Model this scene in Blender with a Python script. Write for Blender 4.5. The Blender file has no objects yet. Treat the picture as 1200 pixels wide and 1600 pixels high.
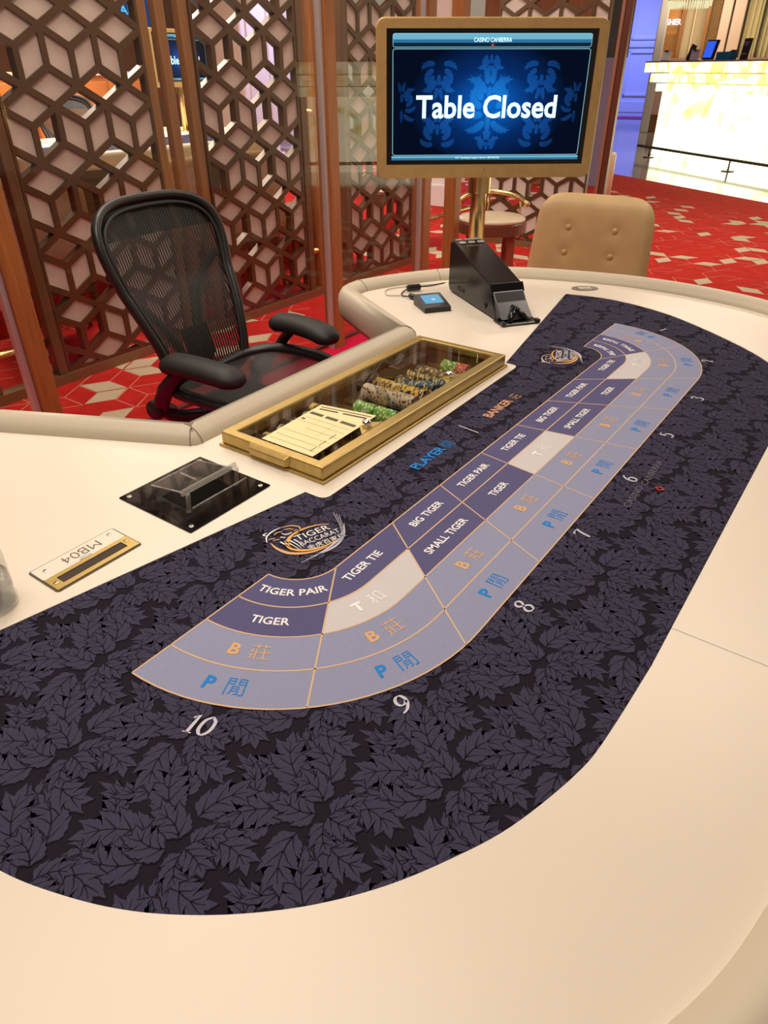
import bpy, bmesh, math, random
from mathutils import Vector, Matrix
from mathutils.geometry import tessellate_polygon

S = bpy.context.scene
COL = S.collection

# ------------------------------------------------------------------ camera
cam_d = bpy.data.cameras.new('camera')
cam = bpy.data.objects.new('camera', cam_d); COL.objects.link(cam)
cam_d.sensor_fit = 'VERTICAL'; cam_d.sensor_height = 36.0; cam_d.lens = 36.0 * 1074.87 / 1600.0
cam_d.clip_start = 0.02; cam_d.clip_end = 200
cr, cu, cf = Vector((0.58122, -0.81374, -0.00171)), Vector((0.44124, 0.31339, 0.84089)), Vector((0.68373, 0.4895, -0.54121))
M3 = Matrix((cr, cu, -cf)).transposed()
cam.matrix_world = Matrix.Translation((-1.13983, -0.5316, 1.38)) @ M3.to_4x4()
S.camera = cam

# ------------------------------------------------------------------ colour management and world
S.view_settings.view_transform = 'Standard'; S.view_settings.look = 'None'
S.view_settings.gamma = 1.0; S.view_settings.use_curve_mapping = False
S.view_settings.exposure = 0.0
W = bpy.data.worlds.new('room_ambience'); S.world = W; W.use_nodes = True
W.node_tree.nodes['Background'].inputs[0].default_value = (1.0, 0.80, 0.60, 1)
W.node_tree.nodes['Background'].inputs[1].default_value = 0.32

# ------------------------------------------------------------------ ceiling lamps of the hall, plus added fills for lattice and console
def area(name, loc, size, power, col, rot=(0, 0, 0), sy=None):
    d = bpy.data.lights.new(name, 'AREA'); d.energy = power; d.color = col; d.size = size
    if sy: d.shape = 'RECTANGLE'; d.size_y = sy
    o = bpy.data.objects.new(name, d); COL.objects.link(o); o.location = loc; o.rotation_euler = rot
    return o
WARM = (1.0, 0.87, 0.72)
area('ceiling_light_over_table', (-0.80, 0.45, 2.9), 1.5, 46, WARM)
area('ceiling_light_far_end', (2.1, -0.2, 2.9), 1.2, 26, WARM)
area('ceiling_light_dealer', (0.6, 1.5, 2.95), 0.7, 24, WARM)
area('ceiling_light_second_table', (2.4, 4.7, 2.9), 1.6, 190, WARM)
area('added_fill_lattice', (1.7, 2.38, 2.9), 3.4, 46, (1.0, 0.85, 0.68), (0, 0, 0), 0.4)  # added fill that brightens the lattice panels and chair backs
area('added_fill_console', (4.2, 7.6, 3.0), 1.5, 160, (1.0, 0.74, 0.46))  # added fill that lifts the dark console and far wall
area('ceiling_light_aisle', (6.2, 0.8, 2.95), 1.4, 72, (1.0, 0.84, 0.68))
area('ceiling_light_return', (4.3, 2.2, 2.95), 0.5, 18, WARM)
area('ceiling_light_beyond', (8.4, 7.0, 3.0), 1.5, 110, (0.74, 0.66, 1.0))
area('column_wash_light', (24.6, 8.6, 4.2), 2.0, 900, (0.13, 0.20, 1.0))
area('cashier_light', (18.6, 4.6, 3.4), 1.5, 130, (1.0, 0.78, 0.52))

# ------------------------------------------------------------------ materials
def srgb(r, g, b):
    f = lambda c: (c / 255 / 12.92) if c / 255 <= 0.04045 else ((c / 255 + 0.055) / 1.055) ** 2.4
    return (f(r), f(g), f(b), 1.0)
MATS = {}
def mat(name, col, rough=0.5, metal=0.0, spec=0.5, emit=None, es=1.0, var=0.0, vscale=20.0, bump=0.0, bscale=200.0, coat=0.0, stretch=None):
    if name in MATS: return MATS[name]
    m = bpy.data.materials.new(name); m.use_nodes = True; MATS[name] = m
    nt = m.node_tree; b = nt.nodes['Principled BSDF']
    b.inputs['Base Color'].default_value = col; b.inputs['Roughness'].default_value = rough
    b.inputs['Metallic'].default_value = metal; b.inputs['Specular IOR Level'].default_value = spec
    b.inputs['Coat Weight'].default_value = coat
    if emit: b.inputs['Emission Color'].default_value = emit; b.inputs['Emission Strength'].default_value = es
    if var or bump:
        tc = nt.nodes.new('ShaderNodeTexCoord'); src = tc.outputs['Object']
        if stretch:
            mp = nt.nodes.new('ShaderNodeMapping'); mp.inputs['Scale'].default_value = stretch
            nt.links.new(src, mp.inputs[0]); src = mp.outputs[0]
    if var:
        n = nt.nodes.new('ShaderNodeTexNoise'); n.inputs['Scale'].default_value = vscale; n.inputs['Detail'].default_value = 6
        nt.links.new(src, n.inputs['Vector'])
        r = nt.nodes.new('ShaderNodeValToRGB'); nt.links.new(n.outputs['Fac'], r.inputs[0])
        r.color_ramp.elements[0].position = 0.3; r.color_ramp.elements[1].position = 0.7
        r.color_ramp.elements[0].color = tuple(c * (1 - var) for c in col[:3]) + (1,)
        r.color_ramp.elements[1].color = tuple(min(1, c * (1 + var)) for c in col[:3]) + (1,)
        nt.links.new(r.outputs[0], b.inputs['Base Color'])
    if bump:
        n2 = nt.nodes.new('ShaderNodeTexNoise'); n2.inputs['Scale'].default_value = bscale; n2.inputs['Detail'].default_value = 3
        nt.links.new(src, n2.inputs['Vector'])
        bp = nt.nodes.new('ShaderNodeBump'); bp.inputs['Strength'].default_value = bump; bp.inputs['Distance'].default_value = 0.002
        nt.links.new(n2.outputs['Fac'], bp.inputs['Height']); nt.links.new(bp.outputs[0], b.inputs['Normal'])
    return m
def glass(name, tint=(1, 1, 1, 1), f0=0.04, rough=0.0, haze=0.0, hazecol=(1, 1, 1, 1)):
    m = bpy.data.materials.new(name); m.use_nodes = True; nt = m.node_tree; nt.nodes.clear(); MATS[name] = m
    o = nt.nodes.new('ShaderNodeOutputMaterial'); mx = nt.nodes.new('ShaderNodeMixShader')
    t = nt.nodes.new('ShaderNodeBsdfTransparent'); t.inputs[0].default_value = tint
    g = nt.nodes.new('ShaderNodeBsdfGlossy'); g.inputs['Roughness'].default_value = rough
    lw = nt.nodes.new('ShaderNodeLayerWeight'); lw.inputs[0].default_value = 0.5      # facing = 1 - |cos|
    pw = nt.nodes.new('ShaderNodeMath'); pw.operation = 'POWER'; pw.inputs[1].default_value = 5.0; nt.links.new(lw.outputs['Facing'], pw.inputs[0])
    fr = nt.nodes.new('ShaderNodeMath'); fr.operation = 'MULTIPLY_ADD'; fr.inputs[1].default_value = 1 - f0; fr.inputs[2].default_value = f0; nt.links.new(pw.outputs[0], fr.inputs[0])
    nt.links.new(fr.outputs[0], mx.inputs[0]); nt.links.new(g.outputs[0], mx.inputs[2])
    base = t.outputs[0]
    if haze:
        df = nt.nodes.new('ShaderNodeBsdfDiffuse'); df.inputs[0].default_value = hazecol
        m2 = nt.nodes.new('ShaderNodeMixShader'); m2.inputs[0].default_value = haze
        nt.links.new(base, m2.inputs[1]); nt.links.new(df.outputs[0], m2.inputs[2]); base = m2.outputs[0]
    nt.links.new(base, mx.inputs[1]); nt.links.new(mx.outputs[0], o.inputs[0])
    return m
def emis(name, col, s=1.0):
    m = bpy.data.materials.new(name); m.use_nodes = True; nt = m.node_tree; nt.nodes.clear(); MATS[name] = m
    o = nt.nodes.new('ShaderNodeOutputMaterial'); e = nt.nodes.new('ShaderNodeEmission')
    e.inputs[0].default_value = col; e.inputs[1].default_value = s; nt.links.new(e.outputs[0], o.inputs[0])
    return m

cream_top = mat('cream_solid_surface', (0.79, 0.715, 0.61, 1), 0.32, spec=0.4, var=0.02, vscale=3)
rail_lea = mat('beige_leather', (0.57, 0.505, 0.395, 1), 0.42, spec=0.45, bump=0.15, bscale=160)
seam_m = mat('leather_seam', (0.28, 0.23, 0.17, 1), 0.7)
felt_m = mat('felt_black_violet', (0.0145, 0.0115, 0.0205, 1), 0.95, spec=0.12, var=0.25, vscale=900)
leaf_m = mat('felt_damask_leaf', (0.048, 0.044, 0.082, 1), 0.95, spec=0.12, var=0.25, vscale=700)
cell_dark = mat('print_indigo', (0.093, 0.089, 0.205, 1), 0.85, spec=0.25, var=0.10, vscale=700)
cell_lav = mat('print_lavender', (0.265, 0.285, 0.43, 1), 0.8, spec=0.3, var=0.07, vscale=700)
cell_pale = mat('print_pale_grey', (0.58, 0.56, 0.58, 1), 0.8, spec=0.3, var=0.03, vscale=700)
gold_line = mat('print_gold_line', (0.66, 0.44, 0.26, 1), 0.7, spec=0.3)
ink_white = mat('print_white', (0.85, 0.84, 0.86, 1), 0.8, spec=0.2)
ink_gold = mat('print_gold', (0.66, 0.40, 0.20, 1), 0.8, spec=0.2)
ink_blue = mat('print_blue', (0.018, 0.22, 0.66, 1), 0.8, spec=0.2)
ink_grey = mat('print_silver_grey', (0.56, 0.55, 0.64, 1), 0.8, spec=0.2)
ink_dim = mat('print_dim_grey', (0.16, 0.15, 0.19, 1), 0.8, spec=0.2)
ink_copper = mat('print_copper', (0.62, 0.33, 0.20, 1), 0.8, spec=0.2)
ink_red = mat('print_red', (0.80, 0.05, 0.04, 1), 0.8, spec=0.2)
ink_orange = mat('print_amber', (0.80, 0.42, 0.12, 1), 0.8, spec=0.2)
ink_black = mat('print_black', (0.03, 0.03, 0.03, 1), 0.6)
brass_satin = mat('satin_gold_paint', (0.56, 0.365, 0.14, 1), 0.42, metal=0.25, spec=0.5, var=0.06, vscale=40)
brass_tray = mat('brushed_brass', (0.52, 0.375, 0.13, 1), 0.36, metal=0.65, var=0.10, vscale=30, stretch=(1, 6, 1))
brass_pole = mat('polished_brass', (0.66, 0.48, 0.22, 1), 0.27, metal=1.0)
chrome = mat('chrome', (0.85, 0.85, 0.86, 1), 0.08, metal=1.0)
steel = mat('brushed_steel', (0.55, 0.54, 0.52, 1), 0.35, metal=1.0)
black_gloss = mat('gloss_black_plastic', (0.008, 0.008, 0.009, 1), 0.2, spec=0.4)
black_satin = mat('satin_black_plastic', (0.014, 0.014, 0.015, 1), 0.38, spec=0.5)
black_soft = mat('soft_black_rubber', (0.016, 0.016, 0.017, 1), 0.55, spec=0.4, bump=0.1, bscale=300)
clear_glass = glass('clear_glass', (0.94, 0.95, 0.92, 1), 0.045)
wall_glass = glass('partition_glass', (0.96, 0.96, 0.95, 1), 0.03)
clear_plastic = glass('clear_acrylic', (0.93, 0.93, 0.92, 1), 0.05, 0.03, haze=0.03, hazecol=(0.8, 0.78, 0.75, 1))
acrylic_edge = glass('acrylic_edge', (0.85, 0.85, 0.84, 1), 0.08, 0.08, haze=0.22, hazecol=(0.85, 0.82, 0.78, 1))
wood_post = mat('oiled_teak', (0.33, 0.125, 0.036, 1), 0.38, spec=0.4, var=0.18, vscale=14, stretch=(6, 6, 0.35))
wood_dark = mat('dark_walnut', (0.115, 0.055, 0.024, 1), 0.4, spec=0.4, var=0.16, vscale=14, stretch=(6, 6, 0.35))
wood_slat = mat('golden_walnut', (0.23, 0.105, 0.035, 1), 0.42, spec=0.4, var=0.18, vscale=16, stretch=(6, 6, 0.3))
bronze = mat('bronze_lattice', (0.085, 0.040, 0.017, 1), 0.42, metal=0.25, spec=0.4, var=0.08, vscale=8)
fabric_panel = mat('mauve_grey_fabric', (0.50, 0.41, 0.37, 1), 0.85, spec=0.15, var=0.10, vscale=7, bump=0.2, bscale=400)
alu = mat('anodised_aluminium', (0.62, 0.58, 0.58, 1), 0.4, metal=0.6)
tan_lea = mat('tan_leather', (0.56, 0.395, 0.195, 1), 0.46, spec=0.4, var=0.06, vscale=10, bump=0.12, bscale=220)
paper_y = mat('cream_yellow_paper', (0.84, 0.72, 0.42, 1), 0.8, spec=0.2)

# ------------------------------------------------------------------ mesh helpers
def obj(name, verts, faces, material, parent=None, smooth=False, mi=None, uv=None):
    me = bpy.data.meshes.new(name)
    me.from_pydata([tuple(v) for v in verts], [], faces)
    for m in (material if isinstance(material, (list, tuple)) else [material]): me.materials.append(m)
    if mi: me.polygons.foreach_set('material_index', mi)
    if smooth is True: me.polygons.foreach_set('use_smooth', [True] * len(me.polygons))
    elif smooth: me.shade_auto(smooth) if hasattr(me, 'shade_auto') else None
    if uv:
        l = me.uv_layers.new(name='UVMap')
        for lp in me.loops: l.data[lp.index].uv = uv[lp.vertex_index]
    me.update()
    o = bpy.data.objects.new(name, me); COL.objects.link(o)
    if parent: o.parent = parent
    return o
def link_mesh(name, me, parent=None, loc=(0, 0, 0), rot=(0, 0, 0)):
    o = bpy.data.objects.new(name, me); COL.objects.link(o); o.location = loc; o.rotation_euler = rot
    if parent: o.parent = parent
    return o
def empty(name, loc=(0, 0, 0), rz=0.0, parent=None):
    o = bpy.data.objects.new(name, None); COL.objects.link(o); o.location = loc; o.rotation_euler = (0, 0, rz)
    o.empty_display_size = 0.05
    if parent: o.parent = parent
    return o
def tag(o, label=None, cat=None, group=None, kind=None):
    if label: o['label'] = label
    if cat: o['category'] = cat
    if group: o['group'] = group
    if kind: o['kind'] = kind
    return o
def copy_tree(o, parent=None, skip=()):
    c = o.copy(); COL.objects.link(c); c.parent = parent
    for k in list(c.keys()):
        if k in ('label', 'group'): del c[k]
    for ch in o.children:
        if ch.name.split('.')[0] in skip: continue
        copy_tree(ch, c, skip)
    return c

class MB:
    def __init__(s): s.v = []; s.f = []; s.m = []
    def add(s, vs, fs, mi=0):
        n = len(s.v); s.v += [Vector(v) for v in vs]; s.f += [[i + n for i in f] for f in fs]; s.m += [mi] * len(fs); return s
    def box(s, c, d, rot=None, mi=0, taper=1.0):
        x, y, z = d[0] / 2, d[1] / 2, d[2] / 2; c = Vector(c); t = taper
        vs = [Vector(p) for p in ((-x, -y, -z), (x, -y, -z), (x, y, -z), (-x, y, -z), (-x * t, -y * t, z), (x * t, -y * t, z), (x * t, y * t, z), (-x * t, y * t, z))]
        if rot is not None: vs = [rot @ v for v in vs]
        return s.add([v + c for v in vs], [(0, 3, 2, 1), (4, 5, 6, 7), (0, 1, 5, 4), (1, 2, 6, 5), (2, 3, 7, 6), (3, 0, 4, 7)], mi)
    def tube(s, pts, r, n=8, mi=0, closed=False, flat=1.0, up=None, cap=True):
        pts = [Vector(p) for p in pts]; N = len(pts); rr = r if isinstance(r, (list, tuple)) else [r] * N
        vs = []; ref = Vector(up) if up else None; prev = None
        for i, p in enumerate(pts):
            if closed: t = pts[(i + 1) % N] - pts[i - 1]
            else: t = pts[min(i + 1, N - 1)] - pts[max(i - 1, 0)]
            t.normalize()
            if ref is not None: a = ref
            elif prev is not None: a = prev
            else: a = Vector((0, 0, 1)) if abs(t.z) < 0.9 else Vector((1, 0, 0))
            b = t.cross(a); b.normalize(); a = b.cross(t); a.normalize(); prev = a
            for k in range(n):
                th = 2 * math.pi * k / n
                vs.append(p + (b * math.cos(th) + a * math.sin(th) * flat) * rr[i])
        fs = []
        for i in range(N if closed else N - 1):
            j = (i + 1) % N
            for k in range(n): fs.append((i * n + k, i * n + (k + 1) % n, j * n + (k + 1) % n, j * n + k))
        if not closed and cap: fs += [tuple(reversed(range(n))), tuple(range((N - 1) * n, N * n))]
        return s.add(vs, fs, mi)
    def lathe(s, prof, n=24, c=(0, 0, 0), mi=0, sx=1.0, sy=1.0, cap=True):
        c = Vector(c); vs = []
        for r, z in prof:
            for k in range(n):
                a = 2 * math.pi * k / n; vs.append(c + Vector((r * math.cos(a) * sx, r * math.sin(a) * sy, z)))
        fs = []
        for i in range(len(prof) - 1):
            for k in range(n): fs.append((i * n + k, i * n + (k + 1) % n, (i + 1) * n + (k + 1) % n, (i + 1) * n + k))
        if cap: fs += [tuple(reversed(range(n))), tuple(range((len(prof) - 1) * n, len(prof) * n))]
        return s.add(vs, fs, mi)
    def prism(s, poly, z0, z1, mi=0):
        n = len(poly); vs = [(p[0], p[1], z0) for p in poly] + [(p[0], p[1], z1) for p in poly]
        caps = [tuple(reversed(range(n))), tuple(range(n, 2 * n))]
        if n > 40: T = tessellate_polygon([[Vector((p[0], p[1], 0)) for p in poly]]); caps = [tuple(t) for t in T] + [tuple(i + n for i in t) for t in T]
        return s.add(vs, caps + [(i, (i + 1) % n, n + (i + 1) % n, n + i) for i in range(n)], mi)
    def xf(s, M):
        s.v = [M @ v for v in s.v]; return s
    def obj(s, name, material, parent=None, smooth=False, bevel=0, seg=2):
        if bevel:
            bm = bmesh.new(); vv = [bm.verts.new(v) for v in s.v]
            for f, mi in zip(s.f, s.m):
                try: fc = bm.faces.new([vv[i] for i in f]); fc.material_index = mi
                except ValueError: pass
            bmesh.ops.recalc_face_normals(bm, faces=bm.faces)
            ed = [e for e in bm.edges if len(e.link_faces) == 2 and e.calc_face_angle(0) > 0.5]
            bmesh.ops.bevel(bm, geom=ed, offset=bevel, segments=seg, profile=0.5, affect='EDGES', clamp_overlap=True)
            me = bpy.data.meshes.new(name); bm.to_mesh(me); bm.free()
            for m in (material if isinstance(material, (list, tuple)) else [material]): me.materials.append(m)
            if smooth: me.polygons.foreach_set('use_smooth', [True] * len(me.polygons))
            o = bpy.data.objects.new(name, me); COL.objects.link(o)
            if parent: o.parent = parent
            return o
        o = obj(name, s.v, s.f, material, parent, smooth, s.m)
        bm = bmesh.new(); bm.from_mesh(o.data); bmesh.ops.recalc_face_normals(bm, faces=bm.faces); bm.to_mesh(o.data); bm.free()
        return o

def rrect(w, h, r, n=6, cx=0, cy=0):
    pts = []
    for (sx, sy, a0) in ((1, 1, 0), (-1, 1, 90), (-1, -1, 180), (1, -1, 270)):
        for k in range(n + 1):
            a = math.radians(a0 + 90 * k / n); pts.append((cx + sx * (w / 2 - r) + r * math.cos(a), cy + sy * (h / 2 - r) + r * math.sin(a)))
    return pts
def catmull(P, n=8, closed=False):
    out = []; N = len(P)
    for i in range(N if closed else N - 1):
        g = lambda k: P[k % N] if closed else P[max(0, min(N - 1, k))]
        p0, p1, p2, p3 = g(i - 1), g(i), g(i + 1), g(i + 2)
        for k in range(n):
            t = k / n
            out.append(tuple(0.5 * (2 * b + (c - a) * t + (2 * a - 5 * b + 4 * c - d) * t * t + (3 * b - a - 3 * c + d) * t ** 3) for a, b, c, d in zip(p0, p1, p2, p3)))
    if not closed: out.append(tuple(P[-1]))
    return out
def fillet(a, b, c, r, n=5):
    a, b, c = Vector(a), Vector(b), Vector(c); u = (a - b).normalized(); w = (c - b).normalized()
    ang = u.angle(w); d = r / math.tan(ang / 2); p, q = b + u * d, b + w * d
    out = []
    for k in range(n + 1):
        t = k / n; out.append(tuple((p * (1 - t) ** 2 + b * 2 * t * (1 - t) + q * t * t)))
    return out
def ribbon(pts, w, closed=False):
    """flat strip of width w along 2D pts -> (verts2d, faces)"""
    P = [Vector((p[0], p[1])) for p in pts]; N = len(P); vs = []; ww = w if isinstance(w, (list, tuple)) else [w] * N
    for i in range(N):
        t = (P[(i + 1) % N] - P[i - 1]) if closed else (P[min(i + 1, N - 1)] - P[max(i - 1, 0)])
        if t.length < 1e-9: t = Vector((1, 0))
        t.normalize(); nn = Vector((-t.y, t.x)) * ww[i] / 2; vs += [P[i] - nn, P[i] + nn]
    fs = [(2 * i, 2 * ((i + 1) % N), 2 * ((i + 1) % N) + 1, 2 * i + 1) for i in range(N if closed else N - 1)]
    return [(v.x, v.y) for v in vs], fs

TXT = {}
def text_data(body, bold=0.0, shear=0.0):
    k = (body, bold, shear)
    if k in TXT: return TXT[k]
    c = bpy.data.curves.new('lettering_curve', 'FONT'); c.body = body; c.size = 1.0; c.align_x = 'CENTER'; c.align_y = 'CENTER'
    c.offset = bold; c.shear = shear; c.resolution_u = 3; c.fill_mode = 'FRONT'
    o = bpy.data.objects.new('lettering_curve', c); COL.objects.link(o)
    me = bpy.data.meshes.new_from_object(o.evaluated_get(bpy.context.evaluated_depsgraph_get()))
    vs = [(v.co.x, v.co.y) for v in me.vertices]; fs = [tuple(p.vertices) for p in me.polygons]
    bpy.data.objects.remove(o); bpy.data.curves.remove(c); bpy.data.meshes.remove(me)
    if vs:
        x0, x1 = min(v[0] for v in vs), max(v[0] for v in vs); y0, y1 = min(v[1] for v in vs), max(v[1] for v in vs)
        vs = [(v[0] - (x0 + x1) / 2, v[1] - (y0 + y1) / 2) for v in vs]
        TXT[k] = (vs, fs, x1 - x0, y1 - y0)
    else: TXT[k] = ([], [], 1, 1)
    return TXT[k]
def text(name, body, height, fn, material, parent=None, bold=0.02, shear=0.0, width=None, ypos=0.0):
    """lettering with cap height `height` (and optional total width), fn maps 2D -> 3D"""
    vs, fs, w, h = text_data(body, bold, shear); sy = height / h; sx = (width / w) if width else sy
    return obj(name, [fn(v[0] * sx, v[1] * sy) for v in vs], fs, material, parent)
# ================================================================== SETTING
carpet_m = mat('red_carpet', (0.50, 0.024, 0.017, 1), 0.95, spec=0.1, var=0.16, vscale=9, bump=0.4, bscale=500)
carpet_print_m = mat('carpet_cream_print', (0.56, 0.46, 0.33, 1), 0.95, spec=0.1, var=0.08, vscale=60)
carpet_line_m = mat('carpet_line_print', (0.66, 0.22, 0.16, 1), 0.95, spec=0.1)
stone_m = mat('polished_stone_floor', (0.24, 0.22, 0.24, 1), 0.09, spec=0.7, var=0.12, vscale=2.5)
# carpet edge runs from A to B, polished stone beyond it
EA, EB = Vector((12.6, 6.5)), Vector((6.9, -2.25))
ed = (EB - EA).normalized(); en = Vector((-ed.y, ed.x))
if en.x < 0: en = -en
obj('floor', [(-6, -6, 0), (4.46, -6, 0), (EB.x, EB.y, 0), (EA.x, EA.y, 0), (16, 11.72, 0), (16, 16, 0), (-6, 16, 0)], [tuple(range(7))], carpet_m)['kind'] = 'structure'
F2 = obj('floor_aisle', [(4.46, -6, 0.0), (45, -6, 0.0), (45, 30, 0.0), (16, 30, 0.0), (16, 11.72, 0.0), (EA.x, EA.y, 0.0), (EB.x, EB.y, 0.0)], [tuple(range(7))], stone_m); F2['kind'] = 'structure'
FLOOR = bpy.data.objects['floor']
# woven rhombus print of the carpet
rng = random.Random(4)
fv, ff, lv, lf = [], [], [], []
e = 0.155
def on_carpet(x, y):
    d = (Vector((x, y)) - EA).dot(en)
    if d > -0.95: return False
    if y > 2.12: return True
    return x > 2.3 or y < -0.9
cluster = lambda x, y: math.sin(x * 1.9 + 0.7 * math.sin(y * 1.3)) + math.cos(y * 2.3 + x * 0.8)
for i in range(-16, 100):
    for j in range(-110, 80):
        if (i - j) % 3: continue                       # hubs of the tumbling-block lattice
        hx = i * e * math.sqrt(3) / 2; hy = i * e / 2 + j * e
        if not (-2.0 < hx < 12.5 and -4 < hy < 9): continue
        if not on_carpet(hx, hy): continue
        for k in range(3):
            a0 = math.radians(90 + 120 * k); a1 = math.radians(90 + 120 * (k + 1))
            p1 = Vector((hx + e * math.cos(a0), hy + e * math.sin(a0))); p3 = Vector((hx + e * math.cos(a1), hy + e * math.sin(a1)))
            p0 = Vector((hx, hy)); p2 = p1 + p3 - p0
            g = cluster(hx, hy); r = rng.random()
            if r < 0.13 + 0.09 * g:
                n = len(fv); c = (p0 + p2) / 2
                fv += [((p - c) * 0.93 + c).to_3d() + Vector((0, 0, 0.0015)) for p in (p0, p1, p2, p3)]; ff.append((n, n + 1, n + 2, n + 3))
            elif r < 0.48 + 0.14 * g:
                for (a, b) in ((p0, p1), (p1, p2)):
                    t = (b - a).normalized(); nn = Vector((-t.y, t.x)) * 0.0035; n = len(lv)
                    lv += [q.to_3d() + Vector((0, 0, 0.001)) for q in (a - nn, b - nn, b + nn, a + nn)]; lf.append((n, n + 1, n + 2, n + 3))
tag(obj('carpet_rhombus_print', fv, ff, carpet_print_m, FLOOR), kind='stuff')
tag(obj('carpet_line_print', lv, lf, carpet_line_m, FLOOR), kind='stuff')
MB().box((0.5, 1.27, 0.003), (4.5, 1.46, 0.006)).obj('floor_dealer_mat', mat('raspberry_carpet', (0.74, 0.010, 0.075, 1), 0.95, spec=0.1, var=0.10, vscale=30, bump=0.3, bscale=500))['kind'] = 'structure'
# aluminium floor channel of the glass partition
MB().box((1.2, 2.05, 0.008), (4.6, 0.03, 0.016)).obj('trim_1', mat('floor_channel', (0.10, 0.02, 0.03, 1), 0.5))['kind'] = 'structure'
# ceiling
ceil_m = mat('ceiling_plaster', (0.22, 0.16, 0.11, 1), 0.9)
MB().box((8, 4.5, 3.65), (34, 24, 0.1)).obj('ceiling', ceil_m)['kind'] = 'structure'
# far walls
wallb = mat('far_wall_amber', (0.30, 0.13, 0.05, 1), 0.6, var=0.2, vscale=1.5)
dais = MB().box((2.9, 6.35, 0.08), (5.6, 5.2, 0.16)).obj('floor_dais', carpet_m); dais['kind'] = 'structure'
MB().box((5, 13.0, 1.8), (22, 0.15, 3.6)).obj('wall_back', wallb)['kind'] = 'structure'
MB().box((-5.4, 4, 1.8), (0.15, 20, 3.6)).obj('wall_left', wallb)['kind'] = 'structure'

# ================================================================== BACCARAT TABLE
ZT = 0.76
table = tag(empty('baccarat_table', (0, 0, 0)), 'large oval gaming table with cream top, beige padded rail and indigo damask layout', 'table')
def mir(P): return [(-x, y) for x, y in P]
# inner edge of the padded rail, clockwise from the dealer notch
railR = [(0.66, 0.86)] + catmull([(0.70, 0.865), (0.83, 0.815), (0.996, 0.715), (1.13, 0.565), (1.215, 0.36), (1.262, 0.14), (1.25, -0.08), (1.185, -0.28), (1.05, -0.455), (0.84, -0.57), (0.68, -0.618), (0.50, -0.640)], 6)
railL = catmull([(-0.50, -0.640), (-0.679, -0.618), (-0.83, -0.570), (-1.05, -0.445), (-1.19, -0.28), (-1.27, -0.08), (-1.285, 0.14), (-1.235, 0.36), (-1.14, 0.565), (-1.0, 0.715), (-0.80, 0.835), (-0.63, 0.885)], 6) + [(-0.585, 0.88)]
cNL, cNR = (-0.378, 0.466), (0.425, 0.472)
path = []
path += fillet((0, 0.468), cNR, railR[0], 0.03)
path += fillet(cNR, railR[0], railR[2], 0.05)
path += railR[2:]
path += railL[:-2]
path += fillet(railL[-3], railL[-1], cNL, 0.05)
path += fillet(railL[-1], cNL, (0, 0.468), 0.03)
def dedupe(P, d=0.004):
    out = []
    for p in P:
        if not out or (Vector(p) - Vector(out[-1])).length > d: out.append(p)
    return out
path = dedupe(path)
N = len(path); nrm = []
for i in range(N):
    t = Vector(path[(i + 1) % N]) - Vector(path[i - 1]); t.normalize(); nrm.append(Vector((-t.y, t.x)))
prof = [(0.004, -0.03), (0.0, -0.002), (0.004, 0.010), (0.014, 0.021), (0.030, 0.029), (0.046, 0.029), (0.060, 0.021), (0.069, 0.006), (0.072, -0.015), (0.070, -0.045), (0.062, -0.066), (0.040, -0.074), (0.012, -0.066)]
K = len(prof); rv, rf = [], []
for i in range(N):
    for (o, z) in prof: rv.append((path[i][0] + nrm[i].x * o, path[i][1] + nrm[i].y * o, ZT + z))
for i in range(N):
    j = (i + 1) % N
    for k in range(K): rf.append((i * K + k, j * K + k, j * K + (k + 1) % K, i * K + (k + 1) % K))
rail = obj('padded_rail', rv, rf, rail_lea, table, smooth=True)
def near_idx(p): return min(range(N), key=lambda i: (Vector(path[i]) - Vector(p)).length)
for sp, off in ((cNL, -2), (cNL, 2), (cNR, 2), (railR[0], -3), (railR[0], 4), ((0.97, 0.73), 0), (railL[-1], -3)):
    i = (near_idx(sp) + off) % N; c = Vector((0.035, -0.02))
    ring = [(path[i][0] + nrm[i].x * (c.x + (o - c.x) * 1.02), path[i][1] + nrm[i].y * (c.x + (o - c.x) * 1.02), ZT + c.y + (z - c.y) * 1.02) for o, z in prof]
    MB().tube(ring, 0.0011, 5, closed=True).obj('seam', seam_m, rail, smooth=True)

# outline of the inlaid felt (clockwise from the tray notch)
fR = catmull([(1.068, 0.300), (1.087, 0.21), (1.080, 0.118), (1.048, 0.01), (0.988, -0.098), (0.868, -0.255), (0.767, -0.353), (0.66, -0.412), (0.56, -0.437), (0.45, -0.444)], 8)
fL = catmull([(-0.45, -0.444), (-0.585, -0.438), (-0.652, -0.429), (-0.744, -0.401), (-0.81, -0.368), (-0.864, -0.334), (-0.91, -0.296), (-0.948, -0.256), (-0.982, -0.212), (-1.012, -0.163), (-1.037, -0.106), (-1.058, -0.037), (-1.072, 0.06), (-1.078, 0.16), (-1.07, 0.25), (-1.058, 0.300)], 6)
felt = []
felt += fillet((0, 0.14), (0.383, 0.148), (0.383, 0.182), 0.018)
felt += [(0.383, 0.182)]
felt += fillet((0.383, 0.182), (1.066, 0.312), (1.075, 0.26), 0.008, 3)
felt += fR[2:]
felt += fL[:-2]
felt += fillet((-1.075, 0.26), (-1.066, 0.309), (-0.383, 0.180), 0.008, 3)
felt += [(-0.383, 0.179)]
felt += fillet((-0.383, 0.179), (-0.383, 0.135), (0, 0.138), 0.018)
felt = dedupe(felt, 0.002)
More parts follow.
